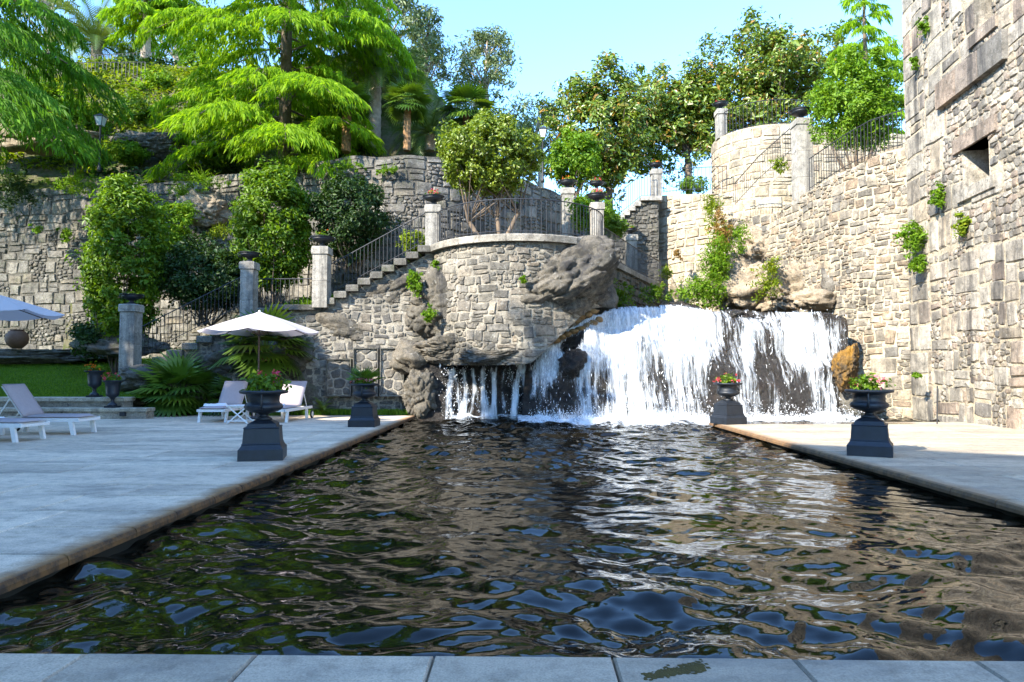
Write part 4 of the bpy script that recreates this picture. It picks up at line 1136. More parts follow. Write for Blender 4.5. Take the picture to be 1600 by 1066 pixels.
def bush(name, c, r, nclump, per, cr, size, mat, label, cat, seed, trunks=None, group=None, shell=.5, aspect=.5, bark='bark', lump=.2, zcut=-9, r0=.08, up=.5, nlimb=14, ttop=None):
    rng = np.random.default_rng(seed)
    pts, o, cc = clump_points(c, r, nclump, per, cr, rng, shell, zcut, lump, seed)
    V, F, rd = leaves(pts, size, aspect, up, o, rng=rng)
    base = trunks[0] if trunks else (c[0], c[1], c[2] - r[2])
    root = empty(name, base); tag(root, label, cat, group)
    bpy.context.view_layer.update()
    inv = root.matrix_world.inverted()
    k = link('crown', npmesh('crown', V, F, False, rd), mat, root); k.matrix_parent_inverse = inv
    for i, b in enumerate(trunks or []):
        sel = cc[rng.integers(0, len(cc), nlimb)]
        tt = ttop[i] if ttop else None
        t = limbs(b, sel, r0, rng, tt).build('trunk', M[bark], root, True); t.matrix_parent_inverse = inv
    return root
def fan_leaf(n=13, spread=2.5, r=1.0, w=0.09, droop=0.25):
    """one fan palm leaf, folded blades radiating from the origin, lying along +X"""
    V, F = [], []
    for k in range(n):
        a = -spread / 2 + spread * k / (n - 1)
        L = r * (1 - 0.18 * abs(a) / (spread / 2))
        d = np.array([math.cos(a), math.sin(a)]); s = np.array([-d[1], d[0]])
        b = len(V)
        for f, ww, z in ((0.05, w * .25, 0), (0.55, w, -.03), (1.0, 0.004, -droop)):
            p = d * L * f
            V.append((p[0] + s[0] * ww / 2, p[1] + s[1] * ww / 2, z * L)); V.append((p[0] - s[0] * ww / 2, p[1] - s[1] * ww / 2, z * L + .012))
        F += [(b, b + 1, b + 3, b + 2), (b + 2, b + 3, b + 5, b + 4)]
    return np.array(V), np.array(F)
def rot_from(dirv, upv=(0, 0, 1)):
    x = np.asarray(dirv, float); x /= np.linalg.norm(x)
    y = np.cross(upv, x)
    y = y / np.linalg.norm(y) if np.linalg.norm(y) > 1e-6 else np.array([0, 1., 0])
    return np.stack([x, y, np.cross(x, y)], 1)
def fan_palm(base, h, nl, r, label, seed, mat='fan', group=None, trunk_r=.12, el=(-.5, 1.3), leafn=13):
    rng = np.random.default_rng(seed)
    root = empty('fan_palm', base); tag(root, label, 'palm', group)
    if h > .3:
        m = MB(); n = int(h / .12) + 2
        m.tube([(rng.normal(0, .01), rng.normal(0, .01), h * k / (n - 1)) for k in range(n)], [trunk_r * (1.1 + .13 * (k % 2)) for k in range(n)], 9)
        m.build('trunk', M['palm_bark'], root)
    Vs, Fs, Rs, Ps = [], [], [], MB()
    b = 0
    for i in range(nl):
        az = i * 2.4 + rng.normal(0, .2); e = el[0] + (el[1] - el[0]) * ((i + .5) / nl) + rng.normal(0, .1)
        L = r * rng.uniform(.8, 1.1)
        V, F = fan_leaf(leafn, 2.7, L * .62, L * .085, .15 + .2 * rng.random())
        d = np.array([math.cos(az) * math.cos(e), math.sin(az) * math.cos(e), math.sin(e)])
        st = d * L * .45 + np.array([0, 0, h])
        R = rot_from(d + np.array([0, 0, -.25]))
        V = V @ R.T + st
        Vs.append(V); Fs.append(F + b); b += len(V); Rs.append(np.full(len(V), np.clip(rng.normal(.5, .25) - (.25 if e < 0 else 0), 0, 1)))
        Ps.tube([(0, 0, h - .05), tuple(d * L * .2 + [0, 0, h]), tuple(st)], [.016, .012, .008], 4, caps=False)
    link('crown', npmesh('crown', np.vstack(Vs), np.vstack(Fs), False, np.concatenate(Rs)), M[mat], root)
    Ps.build('leaf_stems', M['fan'], root)
    return root
def date_palm(base, h, nl, r, label, seed, group=None, trunk_r=.3, el=(-.35, 1.35), mat='palm'):
    rng = np.random.default_rng(seed)
    root = empty('date_palm', base); tag(root, label, 'palm', group)
    if h > .3:
        m = MB(); n = int(h / .18) + 2
        m.tube([(0, 0, h * k / (n - 1)) for k in range(n)], [trunk_r * (1 + .10 * (k % 2)) for k in range(n)], 12)
        m.build('trunk', M['pale_bark'], root)
    Vs, Fs, Rs = [], [], []; b = 0; stems = MB()
    for i in range(nl):
        az = i * 2.4 + rng.normal(0, .15); e = el[0] + (el[1] - el[0]) * (i + .5) / nl
        L = r * rng.uniform(.85, 1.1); p = np.array([0, 0, h]); pts = [p]; ang = e; ns = 16
        for k in range(ns):
            p = p + np.array([math.cos(az) * math.cos(ang), math.sin(az) * math.cos(ang), math.sin(ang)]) * L / ns
            ang -= (1.5 + .5 * math.cos(e)) / ns * (0.4 + 1.2 * k / ns); pts.append(p)
        pts = np.array(pts); stems.tube([tuple(q) for q in pts[::3]], [.03 * r / 2.5 * (1 - .8 * k / 5) for k in range(len(pts[::3]))], 4, caps=False)
        side = np.array([-math.sin(az), math.cos(az), 0]); V, F = [], []
        for k in range(1, ns):
            t = pts[k] - pts[k - 1]; t /= np.linalg.norm(t); up = np.cross(side, t); up *= -np.sign(up[2] + 1e-9) * -1
            for q in (0, .5):
                c0 = pts[k - 1] + (pts[k] - pts[k - 1]) * q
                ll = L * .24 * math.sin(math.pi * min(1, (k + q) / ns * .85 + .12))
                for s_ in (-1, 1):
                    d = side * s_ * .8 + t * .65 + up * .25; d /= np.linalg.norm(d)
                    wv = t * .018 * r / 1.6; c = len(V)
                    V += [c0 - wv, c0 + wv, c0 + d * ll + np.array([0, 0, -.22 * ll])]; F.append((c, c + 1, c + 2))
        Vs.append(np.array(V)); Fs.append(np.array(F) + b); b += len(V); Rs.append(np.full(len(V), np.clip(rng.normal(.5, .2), 0, 1)))
    link('crown', npmesh('crown', np.vstack(Vs), np.vstack(Fs), False, np.concatenate(Rs)), M[mat], root)
    stems.build('frond_stems', M['palm'], root)
    return root
def tuft_geo(n, h, spread, rng, w=.018, droop=.5):
    """blades or stems arching out from one point"""
    V, F = [], []
    for k in range(n):
        a = rng.uniform(0, 2 * math.pi); e = rng.uniform(.2, 1.4); L = h * rng.uniform(.5, 1.1)
        d = Vector((math.cos(a) * math.cos(e) * spread, math.sin(a) * math.cos(e) * spread, math.sin(e)))
        o = Vector((rng.normal(0, .12) * spread * h, rng.normal(0, .12) * spread * h, 0))
        s = Vector((-math.sin(a), math.cos(a), 0)) * w; b = len(V)
        V += [o - s, o + s, o + d * L * .55 - s * .8, o + d * L * .55 + s * .8, o + d * L + Vector((0, 0, -droop * L * .5))]
        F += [(b, b + 1, b + 3), (b, b + 3, b + 2), (b + 2, b + 3, b + 4)]
    return np.array([tuple(v) for v in V]), np.array(F)
def wall_plant(px, py, Y, r, label, seed, mat='fern', n=500, size=.095, cat='plant', name='wall_fern', hang=0.0, group=None, dy=-0.12):
    rng = np.random.default_rng(seed)
    c = P(px, py, Y); n = int(n * 1.4)
    pts, o, cc = clump_points((0, dy, 0), r, max(8, n // 22), 22, min(r) * .5, rng, .2, lump=.3, seed=seed)
    V, F, rd = leaves(pts, size, .42, .5, o, rng=rng, droop=hang)
    g, gf = tuft_geo(24, max(r) * 1.1, 1.0, rng, .012); g[:, 1] = -np.abs(g[:, 1])
    V2 = np.vstack([V, g]); F2 = np.vstack([F, gf + len(V)]); rd2 = np.r_[rd, np.full(len(g), .6)]
    o = link(name, npmesh(name, V2, F2, False, rd2), M[mat], None, c)
    return tag(o, label, cat, group)

# ------------------------------------------------------------------ urns, pillars, lamps
LEAF12 = None
def flowers(parent, z, r, h, seed, leafm='camellia', petal='red', npetal=16, nleaf=260, size=.075):
    rng = np.random.default_rng(seed)
    pts, o, _ = clump_points((0, 0, z + h * .45), (r, r, h * .55), 26, nleaf // 26, r * .35, rng, .2, zcut=z - .02)
    V, F, rd = leaves(pts, size, .5, .6, o, rng=rng)
    pl = tag(link('plant', npmesh('plant', V, F, False, rd), M[leafm], parent), kind='stuff')
    pts, o, _ = clump_points((0, 0, z + h * .6), (r * 1.05, r * 1.05, h * .6), npetal, 5, .035, rng, .75, zcut=z + h * .2)
    V, F, rd = leaves(pts, size * .62, .8, .6, o, rng=rng)
    tag(link('flowers', npmesh('flowers', V, F, False, rd), M[petal], pl), kind='stuff')
    return pl
def urn_planter(loc, label, seed, petal='red', palm=False, rz=0.0, fl=(.30, .30)):
    root = empty('urn_planter', loc, rz); tag(root, label, 'urn', 'black iron urns round the pool')
    m = MB(); m.lathe([(.315, 0), (.315, .16), (.29, .19), (.262, .24), (.262, .245), (.245, .47), (.245, .475), (.215, .475), (.20, .53), (.12, .575), (.10, .585)], square=True)
    m.build('pedestal', M['black_iron'], root)
    for z, q in ((.236, .275), (.47, .255)):
        b = MB(); b.lathe([(q - .01, z - .012), (q, z), (q - .01, z + .012)], square=True); b.build('moulding', M['black_iron'], root)
    m = MB(); m.lathe([(.12, .58), (.125, .60), (.075, .63), (.065, .655), (.10, .675), (.20, .70), (.272, .745), (.282, .78), (.262, .815), (.235, .83), (.228, .86), (.232, .93), (.25, .96), (.34, .975), (.355, 1.0), (.345, 1.02), (.30, 1.0), (.26, .97), (.22, .95)], 36)
    m.build('bowl', M['black_iron'], root, True)
    m = MB(); m.lathe([(.24, .95), (.245, .975)], 24); m.build('soil', M['soil'], root)
    for k in range(18):
        pass
    for s in (-1, 1):
        m = MB(); m.tube([(s * .235, 0, .74), (s * .30, 0, .76), (s * .325, 0, .84), (s * .29, 0, .92), (s * .30, 0, .99), (s * .27, 0, 1.03)], .017, 7); m.build('handle', M['black_iron'], root, True)
    flowers(root, .97, fl[0], fl[1], seed, petal=petal, npetal=9 if seed == 101 else 20, nleaf=420)
    if palm:
        rng = np.random.default_rng(seed)
        Vs, Fs, b = [], [], 0
        for i in range(15):
            az = i * 2.4; e = .25 + .95 * i / 15
            V, F = fan_leaf(11, 1.9, .34, .03, .15); d = np.array([math.cos(az) * math.cos(e), math.sin(az) * math.cos(e), math.sin(e)])
            V = V @ rot_from(d).T + d * .16 + [0, 0, 1.03]; Vs.append(V); Fs.append(F + b); b += len(V)
        link('palm', npmesh('palm', np.vstack(Vs), np.vstack(Fs), False, RNG.random(b)), M['fan'], root)
    return root
def G(px, Y): return (PX(px, Y), Y, 0.0)
urn_planter(G(413, 10.25), 'black pedestal urn of red flowers nearest on the shaded left terrace', 101, 'red', rz=math.pi / 2 + .25)
urn_planter(G(570, 16.3), 'black pedestal urn holding a small fan palm at the far left pool corner', 102, 'pink', palm=True, rz=math.pi / 2, fl=(.24, .16))
urn_planter(G(1357, 10.9), 'black pedestal urn of pink flowers nearest on the right poolside', 103, 'pink', rz=math.pi / 2 - .5, fl=(.26, .26))
urn_planter(G(1137, 17.3), 'black pedestal urn standing before the waterfall on the right deck corner', 104, 'red', rz=.4, fl=(.27, .24))
def garden_urn(loc, label, seed):
    root = empty('garden_urn', loc); tag(root, label, 'urn', 'small urns on the lawn steps')
    m = MB(); m.lathe([(.15, 0), (.15, .05)], square=True); m.build('plinth', M['black_iron'], root)
    m = MB(); m.lathe([(.13, .05), (.12, .09), (.055, .14), (.045, .22), (.07, .27), (.16, .33), (.175, .40), (.17, .42), (.185, .60), (.20, .70), (.27, .735), (.28, .76), (.24, .75), (.19, .70)], 28); m.build('bowl', M['black_iron'], root, True)
    flowers(root, .70, .22, .24, seed, petal='orange' if seed % 2 else 'red', npetal=16)
garden_urn((PX(148, 19.35), 19.36, .575), 'slim black flower urn on the upper lawn step', 111)
garden_urn((PX(177, 18.9), 18.9, .30), 'slim black flower urn on the lower lawn step', 112)

def pillar(px, Y, zb, zt, w, label):
    x = PX(px, Y)
    root = empty('stone_pillar', (x, Y, zb)); tag(root, label, 'pillar', 'stone pillars on the garden steps and terraces')
    H = zt - zb; h = w / 2
    nb = max(1, round(H / 1.2))
    for k in range(nb):
        m = MB(); a, b = (H - .24) * k / nb, (H - .24) * (k + 1) / nb
        m.box(-h, h, -h, h, a + .003, b - .003, .012); m.build('shaft', M['pillar'], root)
    m = MB(); m.box(-h - .035, h + .035, -h - .035, h + .035, H - .237, H, .03); m.build('cap', M['pillar'], root)
    return (x, Y, zt)
def tazza(loc, label, seed=0, plant=None, s=1.0):
    root = empty('pillar_urn', loc); tag(root, label, 'urn', 'wide iron urns on the stone pillars')
    m = MB(); m.lathe([(.17 * s, 0), (.17 * s, .03 * s)], square=True); m.build('plinth', M['black_iron'], root)
    m = MB(); m.lathe([(q * s, z * s) for q, z in ((.14, .03), (.13, .05), (.07, .08), (.065, .12), (.13, .16), (.25, .20), (.31, .25), (.31, .27), (.29, .29), (.36, .315), (.365, .33), (.33, .325), (.25, .28))], 28); m.build('bowl', M['black_iron'], root, True)
    for q in (-1, 1):
        m = MB(); m.tube([(q * .27 * s, 0, .2 * s), (q * .37 * s, 0, .22 * s), (q * .42 * s, 0, .29 * s), (q * .35 * s, 0, .33 * s)], .016 * s, 6); m.build('handle', M['black_iron'], root, True)
    if plant: flowers(root, .28 * s, .22 * s, .22 * s, seed, leafm='camellia' if plant == 'green' else 'lime_leaf', petal=plant if plant != 'green' else 'orange', npetal=2 if plant == 'green' else 26, nleaf=180)
PIL = [(203, 21.25, 1.15, 3.42, .46, 'pillar at the foot of the garden steps, beside the tall clipped shrub', None, .95),
       (387, 21.9, 2.6, 4.85, .42, 'pillar behind the parasol', None, .95),
       (501, 21.3, 3.3, 5.22, .46, 'pillar starting the upper flight, right of the parasol', 'green', 1.0),
       (676, 21.6, 4.9, 6.6, .45, 'pillar at the left end of the bastion railing', 'red', .95),
       (803, 25.2, 5.1, 7.2, .44, 'short pillar behind the round-headed tree', 'green', .9),
       (888, 26.5, 5.1, 8.45, .44, 'tall pale pillar right of the round-headed tree', 'orange', .95),
       (934, 29.2, 6.3, 9.15, .44, 'pale pillar at the foot of the far steps', 'red', .95),
       (934, 23.2, 5.28, 7.05, .42, 'pillar at the right end of the bastion railing', 'red', .95),
       (988, 28.2, 5.28, 6.95, .42, 'pillar halfway along the dark parapet', 'green', .8),
       (1028, 31.6, 9.15, 10.7, .46, 'pillar at the top of the far steps', 'orange', .9),
       (1132, 30.5, 11.75, 13.1, .42, 'pillar left of the high round terrace', 'red', .95),
       (1260, 25.5, 7.55, 10.75, .58, 'big sunlit pillar beside the curved handrail', None, 1.15)]
for i, (px, Y, zb, zt, w, lab, pl, s) in enumerate(PIL):
    t = pillar(px, Y, zb, zt, w, 'square granite ' + lab)
    what = {'green': 'trailing greenery', 'red': 'red flowers', 'orange': 'orange flowers', None: 'no plants'}[pl]
    tazza(t, 'iron urn, %s, on the %s' % (what, lab.split(',')[0]), 120 + i, pl, s)
def lamp(px, pyb, pyt, Y, label):
    b, t = P(px, pyb, Y), P(px, pyt, Y); H = t.z - b.z
    root = empty('lamp_post', b); tag(root, label, 'lamp', 'old lantern lamp posts')
    m = MB(); m.lathe([(.09, 0), (.09, .12), (.06, .18), (.045, .3), (.04, H - .62), (.06, H - .58), (.05, H - .55)], 12); m.build('post', M['iron'], root, True)
    m = MB(); m.lathe([(.11, H - .54), (.185, H - .16)], square=True); m.build('lantern_glass', M['lamp_glass'], root)
    f = MB()
    for sx, sy in ((1, 1), (1, -1), (-1, 1), (-1, -1)): f.tube([(sx * .112, sy * .112, H - .55), (sx * .188, sy * .188, H - .15)], .014, 5)
    f.build('lantern_frame', M['iron'], root)
    m = MB(); m.lathe([(.22, H - .16), (.20, H - .13), (.06, H - .02), (.03, H)], square=True); m.build('lantern_roof', M['iron'], root)
lamp(155, 268, 178, 29.6, 'dark lantern post on the high wall among the cedar branches')
lamp(848, 285, 198, 32.6, 'pale grey lantern post against the trees behind the round-headed tree')

# ------------------------------------------------------------------ railings
BAR = None
def railing(pts, h, label, gap=0.14, r=.011, rail_r=.018, low=.08, n_sub=1, group='wrought iron railings of the garden'):
    """iron railing along 3D base points: top rail, bottom rail and every bar"""
    global BAR
    pts = [Vector(p) for p in pts]
    d = [0]
    for a, b in zip(pts[:-1], pts[1:]): d.append(d[-1] + (b - a).length)
    root = empty('iron_railing', pts[0]); tag(root, label, 'railing', group)
    loc = lambda p: p - pts[0]
    m = MB(); m.tube([loc(p) + Vector((0, 0, h)) for p in pts], rail_r, 6); m.build('top_rail', M['iron'], root)
    m = MB(); m.tube([loc(p) + Vector((0, 0, low)) for p in pts], rail_r * .7, 5); m.build('bottom_rail', M['iron'], root)
    if BAR is None:
        b = MB(); b.tube([(0, 0, 0), (0, 0, 1)], 1.0, 5); BAR = b.mesh('bar'); BAR.materials.append(M['iron'])
    n = max(2, int(d[-1] / gap))
    for k in range(n + 1):
        s = d[-1] * k / n
        i = min(max(int(np.searchsorted(d, s)) - 1, 0), len(pts) - 2)
        p = pts[i].lerp(pts[i + 1], (s - d[i]) / max(1e-6, d[i + 1] - d[i]))
        o = bpy.data.objects.new('bar', BAR); COL.objects.link(o); o.parent = root
        post = k in (0, n)
        o.location = loc(p); o.scale = (r * (1.5 if post else 1), r * (1.5 if post else 1), h)
    return root
railing([(PX(216, 21.8), 21.9, 1.75), (PX(375, 21.9), 21.95, 3.4)], 1.0, 'iron stair railing from the lowest pillar up past the clipped shrub')
railing([(PX(397, 22.0), 22.2, 3.35), (PX(490, 22), 22.2, 3.35)], 1.0, 'iron railing across the landing behind the parasol')
railing([(PX(512, 21.8), 21.85, 3.75), (PX(664, 21.8), 21.85, 5.45)], 1.0, 'iron stair railing of the upper flight below the bastion')
railing([(BC[0] + (BR - .18) * math.cos(a), BC[1] + (BR - .18) * math.sin(a), 5.3) for a in np.linspace(math.radians(187), math.radians(366), 26)], 1.02, 'curved iron railing round the top of the bastion', gap=.15)
railing([(2.65, 23.3, 5.3), (4.35, 27.2, 5.3), (6.2, 31.0, 5.3)], 1.0, 'iron railing along the dark parapet above the stream', gap=.16)
railing([(3.45, 31.15, 7.75), (5.35, 31.15, 9.3), (5.9, 31.15, 9.34)], 1.05, 'iron railing up the far flight of steps', gap=.13)
railing([(6.35, 32.3, 9.75), (7.2, 30.85, 9.5), (8.7, 29.2, 9.1)], 1.05, 'iron railing against the sky on the sunlit terrace wall', gap=.2)
railing([(11.0 + 2.2 * math.cos(a), 31.0 + 2.2 * math.sin(a), 11.8) for a in np.linspace(math.radians(178), math.radians(282), 14)] + [(13.5, 29.05, 11.6), (16, 29.2, 11.5)], 1.1, 'iron railing on top of the round terrace', gap=.17)
railing([(8.75, 28.2, 8.2), (9.3, 27.0, 8.9), (10.2, 26.2, 9.7), (10.7, 25.4, 10.2)], .95, 'curved iron handrail sweeping up before the round terrace', gap=.12, r=.008)
railing([(10.3, 24.6, 7.85), (10.75, 22.8, 8.1), (11.15, 21.9, 8.25), (11.9, 20.95, 8.3)], 1.15, 'iron railing on the rubble wall running to the tower', gap=.13)
railing([(PX(270, 38.9), 38.9, 18.75), (PX(128, 39.4), 39.4, 18.8)], 1.35, 'pale iron railing high on the hillside beside the pale trunk', gap=.22, r=.018)
railing([(PX(215, 36.2), 36.2, 17.0), (PX(10, 36.8), 36.8, 17.3)], 1.2, 'iron railing on the hillside behind the dark cedar branches', gap=.22, r=.015)

# ------------------------------------------------------------------ pool furniture
def copy_tree(o, parent=None):
    c = o.copy(); COL.objects.link(c); c.parent = parent
    for ch in o.children: copy_tree(ch, c)
    return c
def lounger(label, back=0.95, towel=False):
    """foot end towards -Y, head towards +Y, origin on the floor at the centre"""
    root = empty('sun_lounger'); tag(root, label, 'lounger', 'white sun loungers on the terrace')
    w, L0, L1, hy = .34, -1.0, 1.0, .22
    for s in (-1, 1):
        m = MB(); m.box(s * w - .02, s * w + .02, L0, L1, .27, .34, .006); m.build('side_rail', M['white_paint'], root)
    m = MB()
    for y in (L0 + .02, .2, L1 - .02): m.box(-w, w, y - .02, y + .02, .275, .325)
    m.build('cross_rail', M['white_paint'], root)
    for k in range(11):
        y = L0 + .07 + k * .108
        m = MB(); m.box(-w + .021, w - .021, y, y + .075, .327, .345); m.build('slat', M['white_paint'], root)
    for s in (-1, 1):
        for y in (L0 + .17, hy + .35):
            m = MB(); a = .06 if y < 0 else -.04
            m.add([(s * w + q * .03, y + e * .04 + (a * -1 if z == 0 else 0), z) for z in (0, .28) for (q, e) in ((-1, -1), (1, -1), (1, 1), (-1, 1))], [(3, 2, 1, 0), (4, 5, 6, 7), (0, 1, 5, 4), (1, 2, 6, 5), (2, 3, 7, 6), (3, 0, 4, 7)])
            m.build('leg', M['white_paint'], root)
    for s in (-1, 1):
        wh = MB(); n = 20
        for q, z in ((.11, 0),):
            wh.lathe([(.075, -.02), (.11, -.018), (.11, .018), (.075, .02)], n)
        o = wh.build('wheel', M['rubber'], root, True); o.rotation_euler = (0, math.pi / 2, 0); o.location = (s * (w + .05), L1 - .12, .11)
        hb = MB(); hb.lathe([(.076, -.022), (.076, .022)], n); h = hb.build('hub', M['white_paint'], o)
    ca, sa = math.cos(back), math.sin(back)
    def slab_(name, y0, y1, t, base, mat, ww, tilt, par):
        """cushion or panel with soft edges, hinged at hy"""
        V, F = [], []
        nx, ny = 6, 10
        for top in (0, 1):
            for j in range(ny + 1):
                for i in range(nx + 1):
                    x = -ww + 2 * ww * i / nx; y = y0 + (y1 - y0) * j / ny
                    e = min(1, min(i, nx - i) / 1.0 * .6 + .35, min(j, ny - j) / 1.0 * .6 + .35)
                    z = base + (t * (e if top else (1 - e) * .4))
                    if tilt: yy = y - hy; V.append((x, hy + yy * ca - (z - .345) * sa, .345 + yy * sa + (z - .345) * ca))
                    else: V.append((x, y, z))
        k = (nx + 1) * (ny + 1)
        for j in range(ny):
            for i in range(nx):
                a = j * (nx + 1) + i
                F.append((a, a + nx + 1, a + nx + 2, a + 1)); F.append((k + a, k + a + 1, k + a + nx + 2, k + a + nx + 1))
        ring = [i for i in range(nx + 1)] + [j * (nx + 1) + nx for j in range(1, ny + 1)] + [ny * (nx + 1) + i for i in range(nx - 1, -1, -1)] + [j * (nx + 1) for j in range(ny - 1, 0, -1)]
        for a, b in zip(ring, ring[1:] + ring[:1]): F.append((a, b, k + b, k + a))
        m = MB(); m.add(V, F, .5); return m.build(name, M[mat], par, True)
    slab_('backrest', hy, hy + .80, .03, .345, 'white_paint', .31, True, root)
    slab_('seat_cushion', L0 + .03, hy - .01, .065, .347, 'cushion', .325, False, root)
    slab_('back_cushion', hy + .0, hy + .82, .065, .378, 'cushion', .325, True, root)
    m = MB()
    for s in (-1, 1): m.tube([(s * .27, hy + .5 * ca, .345 + .5 * sa), (s * .27, min(hy + .5 * ca + .28, L1 - .03), .31)], .014, 6)
    m.build('backrest_strut', M['white_paint'], root)
    return root
def place(o, x, y, rz): o.location = (x, y, 0); o.rotation_euler = (0, 0, rz)
l1 = lounger('white sun lounger left of the round side table under the parasol')
place(l1, -8.05, 18.35, .03)
for (x, y, rz, lab) in ((-6.42, 18.35, -.03, 'white sun lounger behind the near urn with sun across its backrest'),
                        (-10.15, 14.25, math.pi / 2, 'white sun lounger with raised taupe back at the left edge of the terrace'),
                        (-10.25, 12.85, math.pi / 2 - .05, 'white sun lounger cut off at the left edge, nearest the camera')):
    c = copy_tree(l1); place(c, x, y, rz); c['label'] = lab
def towel(loc, rz, label, s=(.5, .34)):
    n = 16; V, F = [], []
    for j in range(n + 1):
        for i in range(n + 1):
            x, y = (i / n - .5) * s[0], (j / n - .5) * s[1]
            z = .03 + .035 * noise.noise(Vector((x * 7, y * 7, loc[0]))) + .02 * math.sin(y * 16)
            if min(i, j, n - i, n - j) == 0: z = 0
            V.append((x * (1 + .1 * math.sin(y * 9)), y, max(z, 0)))
    for j in range(n):
        for i in range(n): a = j * (n + 1) + i; F.append((a, a + 1, a + n + 2, a + n + 1))
    me = npmesh('towel', np.array(V), np.array(F), True, np.full(len(V), .5)); o = link('towel', me, M['towel'], None, loc); o.rotation_euler = (0, 0, rz)
    tag(o, label, 'towel', 'pale towels left on the loungers')
towel((-8.1, 17.75, .415), .3, 'crumpled pale blue towel on the lounger left of the side table', (.55, .4))
towel((-6.5, 17.95, .415), .2, 'small white towel on the lounger behind the near urn', (.3, .25))
towel((-10.2, 12.9, .415), 1.4, 'white towel on the nearest lounger at the left edge', (.4, .3))
tb = empty('side_table', (-7.22, 17.3, 0)); tag(tb, 'low white slatted side table between the two far loungers', 'table')
for k in range(6):
    m = MB(); m.box(-.27 + k * .09, -.19 + k * .09, -.26, .26, .43, .455, .004); m.build('slat', M['white_paint'], tb)
m = MB()
for y in (-.2, .2): m.box(-.27, .26, y - .02, y + .02, .40, .43)
m.build('apron', M['white_paint'], tb)
for y in (-.22, .22):
    for s in (-1, 1):
        m = MB(); m.tube([(s * -.22, y, .41), (s * .26, y, .0)], .02, 5); m.build('leg', M['white_paint'], tb)
    m = MB(); m.tube([(-.25, y, .06), (.25, y, .06)], .018, 5); m.build('stretcher', M['white_paint'], tb)
def parasol(x, y, ztop, zrim, R, label, rz=0.2, ty=0.0):
    root = empty('parasol', (x, y, 0), rz); tag(root, label, 'parasol', 'off-white market parasols')
    m = MB(); m.tube([(0, 0, 0), (0, 0, ztop - .05)], .024, 10); m.build('pole', M['pole'], root, True)
    m = MB(); m.lathe([(.26, 0), (.26, .05), (.06, .09), (.05, .3)], 24); m.build('base', M['iron'], root, True)
    n = 8; V, F = [], []
    seg = 6; per = 6
    ang = [2 * math.pi * k / n for k in range(n)]
    H = ztop - zrim
    for r_ in range(seg + 1):
        f = .06 + .94 * r_ / seg
        for k in range(n):
            for q in range(per):
                a0, a1 = ang[k], ang[k] + 2 * math.pi / n
                p0 = (math.cos(a0), math.sin(a0)); p1 = (math.cos(a1), math.sin(a1)); t = q / per
                px_, py_ = p0[0] * (1 - t) + p1[0] * t, p0[1] * (1 - t) + p1[1] * t
                sag = -0.09 * f * math.sin(math.pi * t)
                V.append((px_ * R * f, py_ * R * f, ztop - H * (f ** 1.12) + sag * .8 * f))
    ring = n * per
    for r_ in range(seg):
        for k in range(ring): F.append((r_ * ring + k, (r_ + 1) * ring + k, (r_ + 1) * ring + (k + 1) % ring, r_ * ring + (k + 1) % ring))
    m = MB(); m.add(V, F, .5); m.build('canopy', M['canopy'], root, False)
    m = MB()
    V2 = [(v[0] * .2, v[1] * .2, v[2]) for v in V[:ring]]
    m.lathe([(.36, ztop - .13), (.2, ztop - .055), (.07, ztop + .0), (.03, ztop + .01)], 8); m.build('vent_cap', M['canopy'], root)
    m = MB(); m.lathe([(.03, ztop), (.035, ztop + .03), (.015, ztop + .06)], 10); m.build('finial', M['white_paint'], root, True)
    for a in ang:
        m = MB(); m.tube([(0, 0, ztop - .08), (math.cos(a) * R * .97, math.sin(a) * R * .97, zrim - .015)], .011, 5); rb = m.build('rib', M['pole'], root)
        m = MB(); m.tube([(math.cos(a) * .03, math.sin(a) * .03, zrim - .1), (math.cos(a) * R * .5, math.sin(a) * R * .5, ztop - H * .46 - .05)], .009, 5); m.build('strut', M['pole'], rb)
    m = MB(); m.lathe([(.045, zrim - .14), (.045, zrim - .06)], 12); m.build('runner', M['iron'], root, True)
    return root
parasol(PX(404, 18.8), 18.8, 2.95, 2.42, 1.62, 'open off-white parasol between the two far loungers')
parasol(-11.4, 13.6, 3.05, 2.52, 1.75, 'open off-white parasol cut off by the left edge of the photo', .5)
# terracotta jar
c = P(26, 545, 24.9)
jr = empty('terracotta_jar', c); tag(jr, 'round brown terracotta jar on the rock beyond the lawn', 'jar')
m = MB(); m.lathe([(.12, 0), (.2, .04), (.33, .18), (.38, .36), (.35, .52), (.25, .64), (.2, .68)], 28); m.build('body', M['terracotta'], jr, True)
m = MB(); m.lathe([(.2, .665), (.235, .69), (.235, .71), (.18, .70)], 28); m.build('rim', M['terracotta'], jr, True)
